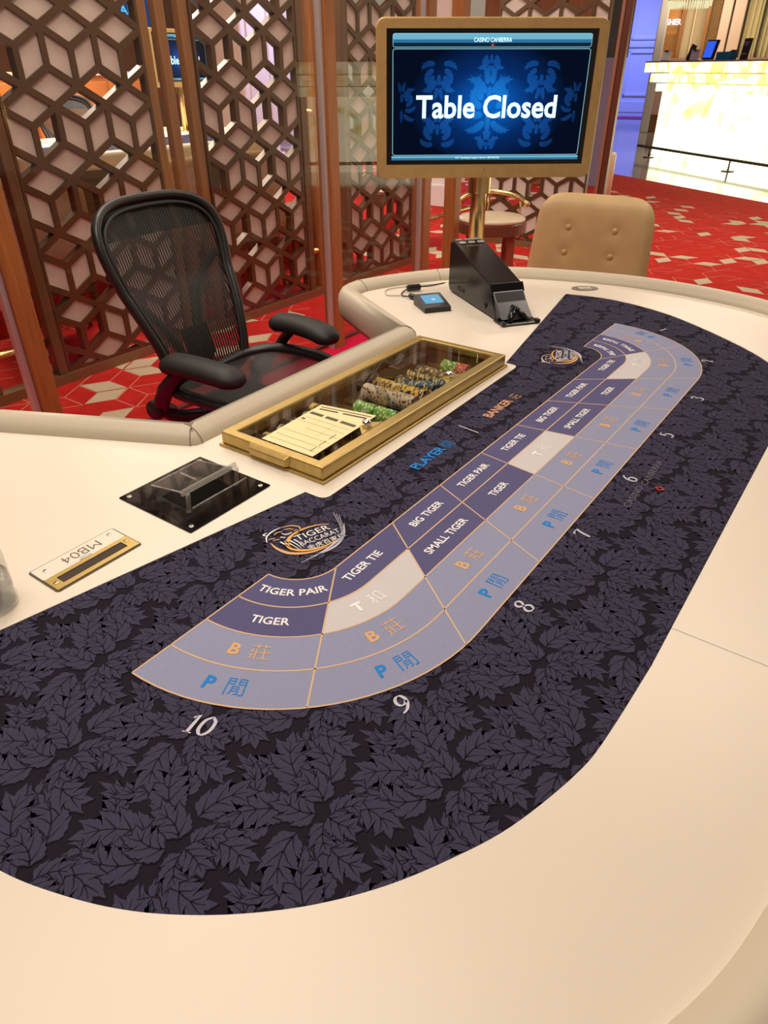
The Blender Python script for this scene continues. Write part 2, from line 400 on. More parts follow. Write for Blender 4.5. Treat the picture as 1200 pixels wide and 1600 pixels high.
# cream top: a plate with the felt bay cut out of it
outer = [(path[i][0] + nrm[i].x * 0.02, path[i][1] + nrm[i].y * 0.02) for i in range(N)]
well = [(-0.325, 0.192), (0.342, 0.192), (0.342, 0.408), (-0.325, 0.408)]
tris = tessellate_polygon([[Vector((x, y, 0)) for x, y in L_] for L_ in (outer, felt, well)])
allp = outer + felt + well
bm = bmesh.new()
vt = [bm.verts.new((x, y, ZT)) for x, y in allp]; vb = [bm.verts.new((x, y, ZT - 0.035)) for x, y in allp]
for t in tris:
    for V_, flip in ((vt, False), (vb, True)):
        try: bm.faces.new([V_[i] for i in (t if not flip else reversed(t))])
        except ValueError: pass
no = len(outer)
for (a, n) in ((0, no), (no, len(felt)), (no + len(felt), 4)):
    for i in range(n):
        j = a + (i + 1) % n; i2 = a + i
        bm.faces.new((vt[i2], vt[j], vb[j], vb[i2]))
bmesh.ops.recalc_face_normals(bm, faces=bm.faces)
me = bpy.data.meshes.new('table_top'); bm.to_mesh(me); bm.free(); me.materials.append(cream_top)
top = link_mesh('table_top', me, table)
obj('joint_line', [(-0.3675, -0.4442, ZT + 0.0002), (-0.3668, -0.4442, ZT + 0.0002), (-0.3705, -0.70, ZT + 0.0002), (-0.3712, -0.70, ZT + 0.0002)], [(0, 1, 2, 3)], mat('joint_dark', (0.25, 0.19, 0.14, 1), 0.8), top)  # thin dark strip marking the joint in the top
# body under the top
apron_m = mat('walnut_apron', (0.10, 0.05, 0.025, 1), 0.5, var=0.1, vscale=12)
ap = [(path[i][0] - nrm[i].x * 0.06, path[i][1] - nrm[i].y * 0.06) for i in range(N)]
MB().prism(ap, ZT - 0.13, ZT - 0.036).obj('apron', apron_m, table)
for px_ in (-0.62, 0.62):
    p = MB().prism(rrect(0.62, 0.62, 0.12, 5, px_, -0.02), 0.0, ZT - 0.13); p.obj('pedestal', apron_m, table)
# added emissive strip for a pink glow under the apron, not a real fitting
added_glow = MB().box((0.03, 0.35, ZT - 0.14), (0.70, 0.02, 0.012)).obj('added_glow_strip', emis('added_pink_glow', (1.0, 0.03, 0.22, 1), 20.0), table)

# ------------------------------------------------------------------ felt layout
zF = ZT - 0.0020
t2 = tessellate_polygon([[Vector((x, y, 0)) for x, y in felt]])
layout = obj('felt_layout', [(x, y, zF) for x, y in felt], [tuple(t) for t in t2], felt_m, table)
bm = bmesh.new(); bm.from_mesh(layout.data); bmesh.ops.recalc_face_normals(bm, faces=bm.faces)
if sum(f.normal.z for f in bm.faces) < 0: bmesh.ops.reverse_faces(bm, faces=bm.faces)
bm.to_mesh(layout.data); bm.free()

# damask leaves: serrated acanthus blades, each with a dark rim under it and dark veins over it
def blade(base, ang, L, wid, curl, nl=5):
    """returns (outline polygon, veins as 2D strips) of a lobed leaf"""
    M = 24; mid = [Vector(base)]; dirs = []
    for k in range(M):
        a = ang + curl * (k / M); d = Vector((math.cos(a), math.sin(a))); dirs.append(d); mid.append(mid[-1] + d * (L / M))
    dirs.append(dirs[-1])
    def P(t, off):
        f = max(0.0, min(M - 1e-6, t * M)); i = int(f); k = f - i
        d = dirs[min(i, M)]; n = Vector((-d.y, d.x)); return mid[i] * (1 - k) + mid[i + 1] * k + n * off
    W_ = lambda t: wid * (0.25 + 0.75 * math.sin(math.pi * min(1.0, 0.14 + 0.80 * t)) ** 0.9) * (1 - 0.25 * t)
    sides, veins = {}, []
    for s in (1, -1):
        pts = [P(0.02, s * wid * 0.10)]
        for k in range(nl):
            t0, t1 = 0.05 + 0.80 * k / nl, 0.05 + 0.80 * (k + 1) / nl; w = W_((t0 + t1) / 2); dt = t1 - t0
            pts += [P(t0 + dt * x, s * w * y) for x, y in ((0.04, 0.32), (0.14, 0.72), (0.36, 0.97), (0.50, 0.90), (0.74, 1.10), (0.90, 1.04), (1.34, 1.24), (1.14, 0.84), (1.02, 0.30))]
            veins.append(([P(t0 + dt * 0.15, s * wid * 0.02), P(t0 + dt * 0.65, s * w * 0.42), P(t0 + dt * 1.05, s * w * 0.80)], [0.0016, 0.0012, 0.0004]))
        sides[s] = pts
    tip = [P(0.90, wid * 0.26), P(0.999, 0.0) + dirs[-1] * L * 0.06, P(0.90, -wid * 0.26)]
    veins.append(([P(t / 8, 0) for t in range(0, 8)], [0.0022 - 0.0002 * t for t in range(0, 8)]))
    return [(p.x, p.y) for p in sides[1] + tip + sides[-1][::-1]], veins
def grow(P, d):
    c = Vector((sum(p[0] for p in P) / len(P), sum(p[1] for p in P) / len(P))); out = []
    n = len(P); A = sum(P[i][0] * P[(i + 1) % n][1] - P[(i + 1) % n][0] * P[i][1] for i in range(n)); sg = 1 if A > 0 else -1
    for i in range(n):
        t = Vector(P[(i + 1) % n]) - Vector(P[i - 1]); t = t.normalized() if t.length > 1e-9 else Vector((1, 0)); nn = Vector((t.y, -t.x)) * sg
        out.append((P[i][0] + nn.x * d, P[i][1] + nn.y * d))
    return out
D = math.radians
SPRAY = [  # base, direction, length, half width, curl, lobes - back to front
    ((0.052, -0.022), -30, 0.085, 0.0130, 140, 5), ((-0.048, -0.030), 205, 0.075, 0.0125, -120, 4),
    ((0.034, 0.034), 70, 0.060, 0.0165, -95, 3), ((-0.036, 0.026), 150, 0.056, 0.0175, -50, 3),
    ((-0.016, 0.016), 112, 0.074, 0.0205, 48, 4), ((0.010, 0.018), 78, 0.078, 0.0215, -52, 4),
    ((-0.030, -0.004), 176, 0.062, 0.0185, 62, 3), ((0.030, 0.004), 30, 0.062, 0.0190, 66, 3),
    ((-0.014, -0.026), 226, 0.062, 0.0185, 84, 4), ((0.020, -0.028), -48, 0.058, 0.0180, -90, 3),
    ((-0.004, -0.006), 128, 0.046, 0.0175, -70, 3), ((0.010, -0.004), 48, 0.044, 0.0170, 80, 3),
    ((0.004, -0.020), -8, 0.036, 0.0140, -70, 3), ((-0.006, -0.020), 196, 0.034, 0.0140, 60, 3), ((0.000, -0.018), -96, 0.036, 0.0150, 40, 3)]
bl_l, bl_d = [], []                                     # light blades, dark rims and veins: (polygon, height)
for q, (b0, a0, L, w, cu, nl) in enumerate(SPRAY):
    P, veins = blade(b0, D(a0), L, w, D(cu), nl); z = 0.00006 + q * 0.00006
    bl_d.append((grow(P, 0.0016), z)); bl_l.append((P, z + 0.00002))
    for vp, vw in veins:
        v, f = ribbon(vp, vw)
        for t in f: bl_d.append(([v[i] for i in t], z + 0.00004))
CX, CY = 0.210, 0.180
def damask(src, name, m_):
    dv, df = [], []
    for i in range(-7, 8):
        for j in range(-4, 4):
            for (ox, oy, sg) in ((0, 0, 1), (CX / 2, CY / 2, -1)):
                cx, cy = i * CX + ox, j * CY + oy - 0.05; zs_ = 0.0 if sg > 0 else 0.00003
                if abs(cx) > 1.2 or not -0.56 < cy < 0.42: continue
                for P, z in src:
                    pts = [(cx + sg * p[0], cy + p[1]) for p in P]; X_ = sum(p[0] for p in pts) / len(pts); Y_ = sum(p[1] for p in pts) / len(pts)
                    if abs(X_) > 1.10 or Y_ < -0.47: continue
                    if Y_ > 0.155 and abs(X_) < 0.36 or Y_ > 0.15 + abs(X_) * 0.19: continue
                    n = len(dv); dv += [(p[0], p[1], zF + z + zs_) for p in pts]; df.append(tuple(range(n, n + len(P))))
    return tag(obj(name, dv, df, m_, layout), kind='stuff')
damask(bl_l, 'damask_leaf_print', leaf_m); damask(bl_d, 'damask_vein_print', felt_m)

# betting boxes
cL, cR, yc = -0.52, 0.545, 0.07
RR_ = [0.07, 0.131, 0.19, 0.25, 0.31]
def row(r):
    P = []
    for k in range(25): a = math.radians(180 + 90 * k / 24); P.append((cL + r * math.cos(a), yc + r * math.sin(a)))
    for k in range(1, 40): P.append((cL + (cR - cL) * k / 40, yc - r))
    for k in range(25): a = math.radians(270 + 90 * k / 24); P.append((cR + r * math.cos(a), yc + r * math.sin(a)))
    return P
rows = [row(r) for r in RR_]
fan = lambda x0: ((x0 * 0.85, 0.0758), (x0 * 1.55, -0.278))
divs = [None, ((-0.52 + 0.06, 0.0 + 0.037), (-0.81, -0.179)), fan(-0.374), fan(-0.226), fan(-0.0757), fan(0.0757), fan(0.2275), fan(0.380), ((0.548 - 0.06, 0.037), (0.825, -0.176)), None]
def crossing(P, dv):
    a, b = Vector(dv[0]), Vector(dv[1]); d = b - a; best = None
    for i in range(len(P) - 1):
        p, q = Vector(P[i]), Vector(P[i + 1]); s = q - p; den = d.x * s.y - d.y * s.x
        if abs(den) < 1e-12: continue
        w = p - a; u = (w.x * d.y - w.y * d.x) / den; t = (w.x * s.y - w.y * s.x) / den
        if -1e-9 <= u <= 1 + 1e-9 and -0.2 <= t <= 1.3: best = i + u
    return best
cross = []
for P in rows:
    c = [0.0]
    for d_ in divs[1:-1]: c.append(crossing(P, d_))
    c.append(len(P) - 1.0); cross.append(c)
def at(P, s):
    i = min(int(s), len(P) - 2); t = s - i; return (P[i][0] * (1 - t) + P[i + 1][0] * t, P[i][1] * (1 - t) + P[i + 1][1] * t)
def seg(P, a, b):
    return [at(P, a)] + [P[i] for i in range(int(a) + 1, int(math.ceil(b - 1e-9)))] + [at(P, b)]
names = [('TIGER PAIR', 'TIGER'), ('TIGER TIE', 'T 和'), ('BIG TIGER', 'SMALL TIGER')]
nums = ['10', '9', '8', '7', '6', '5', '3', '2', '1']
zC, zLn, zT = zF + 0.0012, zF + 0.0014, zF + 0.0016
def place(x0, y0, r):
    """text frame at a spot of the track: returns fn"""
    if x0 < cL: c = cL
    elif x0 > cR: c = cR
    else: return lambda x, y: (x0 + x, y0 + y, zT)
    th = math.atan2(y0 - yc, x0 - c); R = math.hypot(x0 - c, y0 - yc)
    return lambda x, y: (c + (R - y) * math.cos(th + x / R), yc + (R - y) * math.sin(th + x / R), zT)
for ci in range(9):
    nm = names[(ci) % 3]
    for k in range(4):
        A = seg(rows[k], cross[k][ci], cross[k][ci + 1]); B = seg(rows[k + 1], cross[k + 1][ci], cross[k + 1][ci + 1])
        n = max(len(A), len(B), 2) + 4
        cs = lambda k_, t: at(rows[k_], cross[k_][ci] + (cross[k_][ci + 1] - cross[k_][ci]) * t)
        vs, fs = [], []
        n = 18
        for i in range(n + 1): vs += [cs(k, i / n) + (zC,), cs(k + 1, i / n) + (zC,)]
        for i in range(n): fs.append((2 * i, 2 * i + 1, 2 * i + 3, 2 * i + 2))
        m_ = cell_lav if k >= 2 else (cell_pale if (k == 1 and nm[1].startswith('T 和')) else cell_dark)
        obj('bet_box', vs, fs, m_, layout)
        mid = [(a + b) / 2 for a, b in zip(cs(k, 0.5), cs(k + 1, 0.5))]
        r = math.hypot(mid[0] - cL, mid[1] - yc)
        # centre of the box at the mean radius
        fnp = place(mid[0], mid[1], r)
        if k < 2:
            body = nm[k]
            if body == 'T 和':
                f2 = fnp
                text('lettering', 'T', 0.019, lambda x, y, f=f2: f(x - 0.017, y), ink_white, layout, 0.035)
                text('lettering', '和', 0.024, lambda x, y, f=f2: f(x + 0.014, y), ink_white, layout, -0.006)
            else:
                text('lettering', body, 0.0145, fnp, ink_white, layout, 0.018)
        else:
            b, ch, mm = (('B', '莊', ink_gold), ('P', '閒', ink_blue))[k - 2]
            text('lettering', b, 0.0205, lambda x, y, f=fnp: f(x - 0.017, y), mm, layout, 0.03)
            text('lettering', ch, 0.0265, lambda x, y, f=fnp: f(x + 0.017, y), mm, layout, -0.008)
def strip(pts, w, m_, nm='gold_line', z=None, parent=None):
    v, f = ribbon(pts, w); return obj(nm, [(p[0], p[1], z or zLn) for p in v], f, m_, parent or layout)
for P in rows: strip(P, 0.0022, gold_line)
for di in range(10): strip([at(rows[k], cross[k][di]) for k in range(5)], 0.0022, gold_line)

# old-style serif numerals drawn with a broad nib
DIG = {
 '1': [([(0.10, 0.80), (0.30, 1.0), (0.30, 0.5), (0.30, 0.0)], 0), ([(0.10, 0.01), (0.50, 0.01)], 0)],
 '0': [([(0.30, 1.0), (0.08, 0.80), (0.03, 0.5), (0.08, 0.2), (0.30, 0.0), (0.52, 0.2), (0.57, 0.5), (0.52, 0.8), (0.30, 1.0)], 1)],
 '2': [([(0.06, 0.75), (0.14, 0.95), (0.32, 1.0), (0.50, 0.88), (0.50, 0.68), (0.30, 0.38), (0.04, 0.03)], 1), ([(0.04, 0.03), (0.55, 0.03)], 0)],
 '3': [([(0.06, 0.82), (0.18, 0.98), (0.38, 0.98), (0.48, 0.80), (0.38, 0.60), (0.20, 0.54)], 1), ([(0.20, 0.54), (0.44, 0.48), (0.54, 0.26), (0.42, 0.05), (0.20, 0.0), (0.03, 0.12)], 1)],
 '5': [([(0.50, 0.98), (0.16, 0.98)], 0), ([(0.16, 0.98), (0.10, 0.55)], 0), ([(0.10, 0.55), (0.30, 0.64), (0.50, 0.52), (0.54, 0.28), (0.42, 0.06), (0.20, 0.0), (0.03, 0.10)], 1)],
 '6': [([(0.50, 0.98), (0.26, 0.84), (0.08, 0.55), (0.06, 0.25), (0.20, 0.02), (0.40, 0.02), (0.54, 0.20), (0.52, 0.42), (0.36, 0.56), (0.16, 0.48), (0.08, 0.34)], 1)],
 '7': [([(0.05, 0.84), (0.06, 0.97), (0.56, 0.97)], 0), ([(0.56, 0.97), (0.36, 0.55), (0.24, 0.0)], 1)],
 '8': [([(0.30, 1.0), (0.11, 0.90), (0.10, 0.70), (0.28, 0.54), (0.48, 0.38), (0.55, 0.20), (0.42, 0.02), (0.20, 0.02), (0.05, 0.18), (0.12, 0.38), (0.30, 0.52), (0.48, 0.70), (0.48, 0.90), (0.30, 1.0)], 1)],
 '9': [([(0.10, 0.02), (0.34, 0.16), (0.52, 0.45), (0.54, 0.75), (0.40, 0.98), (0.20, 0.98), (0.06, 0.80), (0.08, 0.58), (0.24, 0.44), (0.44, 0.52), (0.52, 0.66)], 1)],
}
def nib_strokes(strokes, h):
    vs, fs = [], []
    for P, smooth in strokes:
        Q = catmull(P, 6) if smooth else P
        w = []
        for i in range(len(Q)):
            a, b = Q[max(i - 1, 0)], Q[min(i + 1, len(Q) - 1)]; d = Vector((b[0] - a[0], b[1] - a[1]))
            d = d.normalized() if d.length > 0 else Vector((0, 1)); w.append((0.055 + 0.105 * abs(d.y)) * h)
        v, f = ribbon([(x * h, y * h) for x, y in Q], w); n = len(vs); vs += v; fs += [tuple(i + n for i in t) for t in f]
    return vs, fs
numpos = [(-0.837, -0.057), (-0.679, -0.228), (-0.439, -0.266), (-0.225, -0.264), (-0.009, -0.266), (0.208, -0.268), (0.433, -0.269), (0.690, -0.226), (0.875, -0.060)]
for s, (x0, y0) in zip(nums, numpos):
    f0 = place(x0, y0, 0); h = 0.026
    for q, ch in enumerate(s):
        v, f = nib_strokes(DIG[ch], h); off = (q - (len(s) - 1) / 2) * h * 0.62 - 0.3 * h
        obj('seat_number', [f0(p[0] + off + p[1] * (0.18 if len(s) > 1 else 0.0), p[1] - h / 2) for p in v], f, ink_grey, layout)

flatfn = lambda x0, y0, rot=0.0: (lambda x, y: (x0 + x * math.cos(rot) - y * math.sin(rot), y0 + x * math.sin(rot) + y * math.cos(rot), zT))
text('lettering', 'PLAYER', 0.0215, flatfn(-0.152, 0.072), ink_blue, layout, 0.02, width=0.100)
text('lettering', '閒', 0.025, flatfn(-0.083, 0.071), ink_blue, layout, -0.012)
text('lettering', 'BANKER', 0.0215, flatfn(0.128, 0.070), ink_copper, layout, 0.02, width=0.106)
text('lettering', '莊', 0.025, flatfn(0.208, 0.069), ink_gold, layout, -0.015)
strip([(0.003, 0.096), (-0.003, 0.046)], 0.0017, ink_white, 'print_tick', zT)
# faint house name and red diamond near seat 6
for body, dx, w in (('CASINO', -0.056, 0.082), ('CANBERRA', 0.046, 0.105)):
    text('lettering', body, 0.0115, flatfn(-0.010 + dx, -0.292, 0.03), ink_dim, layout, -0.006, width=w)
v, f = ribbon([(0, 0.0075), (0.006, 0), (0, -0.0075), (-0.006, 0)], 0.0028, True)
obj('red_diamond', [(p[0] - 0.013, p[1] - 0.321, zT) for p in v], f, ink_red, layout)

def tiger_logo(x0, y0, rot):
    F_ = flatfn(x0, y0, rot); up = lambda v, f, m_, nm: obj(nm, [F_(p[0], p[1]) for p in v], f, m_, layout)
    # ring: open oval, gold on the left, amber on top
    P = [(0.047 * math.cos(t) + 0.006, 0.030 * math.sin(t) - 0.004) for t in [math.radians(40 + 6 * k) for k in range(0, 46)]]
    w = [0.0012 + 0.0045 * math.sin(math.pi * k / 45) for k in range(46)]
    v, f = ribbon(P, w); up(v, f, ink_orange, 'logo_ring')
    # second crescent sweeping down from the head
    P = catmull([(-0.060, 0.020), (-0.058, 0.000), (-0.046, -0.022), (-0.020, -0.036), (0.010, -0.038)], 8); w = [0.001 + 0.005 * math.sin(math.pi * k / (len(P) - 1)) for k in range(len(P))]
    v, f = ribbon(P, w); up(v, f, ink_gold, 'logo_crescent')
    for k in range(4):
        P = catmull([(-0.046 + 0.007 * k, 0.014 - 0.002 * k), (-0.040 + 0.006 * k, -0.004), (-0.034 + 0.004 * k, -0.020)], 6); w = [0.0026 * (1 - i / (len(P) - 1)) + 0.0004 for i in range(len(P))]
        v, f = ribbon(P, w); up(v, f, ink_white, 'logo_whisker')
    # head of a big cat, in short brush strokes
    head = [([(-0.064, 0.024), (-0.058, 0.038), (-0.044, 0.047), (-0.028, 0.050)], 0.0022), ([(-0.028, 0.050), (-0.012, 0.046), (-0.002, 0.036), (-0.004, 0.027)], 0.0022), ([(-0.004, 0.027), (-0.013, 0.021), (-0.022, 0.019)], 0.002),
            ([(-0.056, 0.040), (-0.060, 0.046), (-0.052, 0.048)], 0.002), ([(-0.046, 0.036), (-0.038, 0.040), (-0.030, 0.037)], 0.0018), ([(-0.026, 0.041), (-0.018, 0.039), (-0.012, 0.034)], 0.0018), ([(-0.034, 0.034), (-0.028, 0.027), (-0.018, 0.028)], 0.002),
            ([(-0.058, 0.030), (-0.048, 0.028)], 0.0018), ([(-0.054, 0.024), (-0.044, 0.021)], 0.0018), ([(-0.040, 0.026), (-0.034, 0.020)], 0.002), ([(-0.014, 0.030), (-0.008, 0.030)], 0.002)]
    for i, (P, w) in enumerate(head):
        Q = catmull(P, 5) if len(P) > 2 else P
        ww = [w * (0.35 + 0.9 * math.sin(math.pi * (k + 0.5) / len(Q))) for k in range(len(Q))]
        v, f = ribbon(Q, ww); up(v, f, ink_gold if i % 3 else ink_white, 'logo_head_stroke')
    # swoosh of light
    P = catmull([(-0.020, -0.048), (0.015, -0.042), (0.045, -0.024), (0.064, 0.004)], 8); w = [0.0008 + 0.009 * math.sin(math.pi * (k / (len(P) - 1)) ** 0.8) ** 2 for k in range(len(P))]
    v, f = ribbon(P, w); up(v, f, ink_grey, 'logo_swoosh')
    for k in range(3):
        P = catmull([(-0.045 + 0.010 * k, -0.052 + 0.003 * k), (0.005, -0.045), (0.045, -0.026 + 0.003 * k), (0.070 - 0.002 * k, 0.030 + 0.006 * k)], 8); v, f = ribbon(P, 0.0007); up(v, f, ink_grey, 'logo_swoosh')
    for body, yy, h_, w_, b_ in (('TIGER', 0.009, 0.0145, 0.060, 0.0), ('BACCARAT', -0.0085, 0.0115, 0.070, -0.005), ('金虎百家乐', -0.0245, 0.0125, 0.066, 0.0)):
        text('lettering', body, h_, lambda x, y, Y=yy: F_(x + 0.010 - Y * 0.2, y + Y), ink_white, layout, b_, width=w_)
tiger_logo(-0.482, 0.082, -0.36)
tiger_logo(0.515, 0.088, 0.36)
# ================================================================== CHIP TRAY
tray = tag(empty('chip_tray', (0.008, 0.300, ZT)), 'long brass chip tray with a locked glass lid at the dealer edge', 'chip tray')
def ring_frame(w, d, wi, di, z0, z1, oy=0.0):
    m = MB(); O = [(-w / 2, -d / 2), (w / 2, -d / 2), (w / 2, d / 2), (-w / 2, d / 2)]; I = [(-wi / 2, -di / 2 + oy), (wi / 2, -di / 2 + oy), (wi / 2, di / 2 + oy), (-wi / 2, di / 2 + oy)]
    vs = [p + (z0,) for p in O] + [p + (z1,) for p in O] + [p + (z0,) for p in I] + [p + (z1,) for p in I]
    fs = []
    for i in range(4):
        j = (i + 1) % 4; fs += [(i, j, 4 + j, 4 + i), (4 + i, 4 + j, 12 + j, 12 + i), (8 + j, 8 + i, 12 + i, 12 + j), (j, i, 8 + i, 8 + j)]
    return m.add(vs, fs)
ring_frame(0.712, 0.266, 0.665, 0.215, 0.0002, 0.005).obj('base_flange', brass_tray, tray, bevel=0.0015)
ring_frame(0.702, 0.256, 0.660, 0.206, 0.0055, 0.031).obj('lid_frame', brass_tray, tray, bevel=0.003, seg=2)
MB().box((0, 0, 0.0265), (0.664, 0.210, 0.003)).obj('glass_lid', clear_glass, tray)
wellm = mat('tray_well_metal', (0.16, 0.115, 0.05, 1), 0.45, metal=0.6)
MB().box((0, 0, -0.0225), (0.664, 0.212, 0.003)).obj('well_floor', wellm, tray)
for sx, sy, w, d in ((0, -0.1055, 0.664, 0.002), (0, 0.1055, 0.664, 0.002), (-0.331, 0, 0.002, 0.212), (0.331, 0, 0.002, 0.212)):
    MB().box((sx, sy, -0.004), (w, d, 0.036)).obj('well_wall', wellm, tray)
for k in range(16): MB().box((-0.318 + k * 0.0425, 0, -0.0165), (0.0025, 0.205, 0.009)).obj('groove_rib', wellm, tray)
MB().box((0.215, 0.068, 0.004), (0.13, 0.035, 0.026)).obj('spacer_block', mat('dark_brown_plastic', (0.03, 0.015, 0.01, 1), 0.4), tray, bevel=0.003)
MB().box((0.02, 0.012, 0.019), (0.022, 0.17, 0.001), Matrix.Rotation(-0.75, 3, 'Z')).obj('clear_strip', clear_plastic, tray)
for sx in (-1, 1):
    t = MB().add([(sx * 0.350, -0.05, 0.030), (sx * 0.350, 0.05, 0.030), (sx * 0.361, 0.044, 0.024), (sx * 0.361, -0.044, 0.024), (sx * 0.350, -0.05, 0.008), (sx * 0.350, 0.05, 0.008), (sx * 0.361, 0.044, 0.010), (sx * 0.361, -0.044, 0.010)],
        [(0, 1, 2, 3), (3, 2, 6, 7), (7, 6, 5, 4), (0, 3, 7, 4), (1, 5, 6, 2), (0, 4, 5, 1)])
    t.obj('finger_tab', brass_tray, tray, bevel=0.0015)
    # lock on a small triangular plate
for lx in (-0.168, 0.145):
    pl = MB().prism([(lx - 0.035, -0.103), (lx + 0.035, -0.103), (lx + 0.010, -0.078), (lx - 0.010, -0.078)], 0.0283, 0.0305).obj('lock_plate', brass_tray, tray)
    MB().lathe([(0.0085, 0.0305), (0.0095, 0.033), (0.0095, 0.039), (0.0075, 0.0425), (0.0045, 0.0428), (0.004, 0.0405)], 18, (lx, -0.089, 0)).obj('cam_lock', chrome, pl, smooth=True)
# gaming chips
def chip_mesh(name, body, spot, every, face=True):
    n = 24; R, T = 0.0195, 0.0031; vs, fs, mi = [], [], []
    for z in (0, T):
        for k in range(n): a = 2 * math.pi * k / n; vs.append((R * math.cos(a), z, R * math.sin(a)))
    for k in range(n): fs.append((k, (k + 1) % n, n + (k + 1) % n, n + k)); mi.append(1 if k % every < max(1, every // 3) else 0)
    for z, off in ((-0.00005, 0), (T + 0.00005, n)):
        b = len(vs)
        for k in range(n): a = 2 * math.pi * k / n; vs.append((R * 0.60 * math.cos(a), z, R * 0.60 * math.sin(a)))
        for k in range(n): fs.append((off + k, off + (k + 1) % n, b + (k + 1) % n, b + k)); mi.append(1 if k % every < max(1, every // 3) else 0)
        fs.append(tuple(range(b, b + n))); mi.append(2)
        d = len(vs); zz = -0.0002 if z < 0 else T + 0.0002
        vs += [(0, zz, R * 0.34), (R * 0.24, zz, 0), (0, zz, -R * 0.34), (-R * 0.24, zz, 0)]; fs.append((d, d + 1, d + 2, d + 3)); mi.append(3)
    me = bpy.data.meshes.new(name); me.from_pydata(vs, [], fs)
    for m in (body, spot, chip_face, chip_red): me.materials.append(m)
    me.polygons.foreach_set('material_index', mi); return me
chip_face = mat('chip_inlay_white', (0.72, 0.68, 0.60, 1), 0.5); chip_red = mat('chip_inlay_red', (0.55, 0.03, 0.03, 1), 0.5)
cc = lambda n, c: mat('chip_' + n, c, 0.45)
CH = {'green': chip_mesh('gaming_chip_green', cc('green', (0.10, 0.38, 0.03, 1)), cc('lime_white', (0.75, 0.80, 0.45, 1)), 4),
      'ivory': chip_mesh('gaming_chip_ivory', cc('ivory', (0.66, 0.55, 0.40, 1)), cc('maroon', (0.22, 0.02, 0.02, 1)), 5),
      'yellow': chip_mesh('gaming_chip_yellow', cc('yellow', (0.78, 0.46, 0.04, 1)), cc('black', (0.02, 0.02, 0.02, 1)), 6),
      'black': chip_mesh('gaming_chip_black', cc('jet', (0.012, 0.012, 0.012, 1)), cc('pale_gold', (0.60, 0.42, 0.14, 1)), 6),
      'red': chip_mesh('gaming_chip_red', cc('red', (0.62, 0.05, 0.02, 1)), cc('pink_white', (0.80, 0.62, 0.50, 1)), 5)}
ORD = 'first second third fourth fifth sixth seventh eighth ninth tenth eleventh twelfth thirteenth fourteenth fifteenth sixteenth seventeenth eighteenth nineteenth twentieth'.split()
TUBES = []
for i, x in enumerate((-0.280, -0.240, -0.200, -0.160, -0.118)):
    TUBES.append(('black', x, 0.226, 6, 'black chip', 'front stack %s from the near end' % ORD[i]))
    TUBES.append(('black', x, 0.362, 3, 'black chip', 'rear stack %s from the near end' % ORD[i]))
TUBES += [('yellow', -0.118, 0.374, 4, 'yellow chip', 'small yellow stack behind the slip'),
          ('green', -0.052, 0.214, 15, 'green dotted chip', 'front green stack by the slip'), ('green', -0.052, 0.268, 15, 'green dotted chip', 'rear green stack by the slip'),
          ('ivory', 0.036, 0.226, 20, 'ivory maroon-barred chip', 'front ivory stack'), ('ivory', 0.036, 0.294, 20, 'ivory maroon-barred chip', 'rear ivory stack'),
          ('yellow', 0.079, 0.226, 20, 'yellow black-barred chip', 'front large yellow stack'), ('yellow', 0.079, 0.294, 20, 'yellow black-barred chip', 'rear large yellow stack')]
for i, x in enumerate((0.121, 0.163, 0.205)):
    w = ('by the yellow', 'in the middle', 'by the red')[i]
    TUBES += [('black', x, 0.226, 20, 'gold-spotted black chip', 'front black stack ' + w), ('black', x, 0.294, 10, 'gold-spotted black chip', 'rear black stack ' + w)]
TUBES += [('red', 0.268, 0.226, 8, 'red chip', 'red stack at the far end'), ('green', 0.268, 0.254, 12, 'green chip', 'far green stack behind the red chips')]
crng = random.Random(2)
for kind, x, y0, n, what, where in TUBES:
    for k in range(n):
        o = link_mesh('gaming_chip', CH[kind], None, (x + crng.uniform(-0.0006, 0.0006), y0 + k * 0.0034, ZT - 0.0006 + crng.uniform(0, 0.0006)), (0, crng.uniform(0, 6.28), 0))
        tag(o, '%s, %s from the front in the %s' % (what, ORD[k], where), 'gaming chip', 'chips of the ' + where)
# paper slips lying on the glass lid
zs = ZT + 0.0287
ink_soft = mat('print_soft_black', (0.10, 0.085, 0.05, 1), 0.7)
def slip(name, P, z, label, bars):
    r = MB().add([(x, y, z) for x, y in P] + [(x, y, z + 0.0003) for x, y in P], [(3, 2, 1, 0), (4, 5, 6, 7), (0, 1, 5, 4), (1, 2, 6, 5), (2, 3, 7, 6), (3, 0, 4, 7)]).obj(name, paper_y)
    tag(r, label, 'paper')
    a, b, d = Vector(P[0]), Vector(P[1]), Vector(P[3]); ex = (b - a); ey = (d - a)
    for (u0, u1, w0, w1) in bars:
        pts = [a + ex * u + ey * w for u, w in ((u0, w0), (u1, w0), (u1, w1), (u0, w1))]
        obj('printed_line', [(p.x, p.y, z + 0.0005) for p in pts], [(0, 1, 2, 3)], ink_soft if w1 - w0 > 0.012 else mat('print_grey', (0.55, 0.47, 0.28, 1), 0.8), r)
    return r
slip('paper_slip', [(-0.175, 0.345), (-0.132, 0.350), (-0.105, 0.226), (-0.150, 0.221)][:0] or [(-0.190, 0.350), (-0.130, 0.352), (-0.108, 0.226), (-0.168, 0.222)], zs, 'cream paper slip mostly covered by another slip on the chip tray glass',
     [(0.80, 0.86, 0.05, 0.95), (0.60, 0.70, 0.08, 0.42), (0.60, 0.70, 0.5, 0.92)])
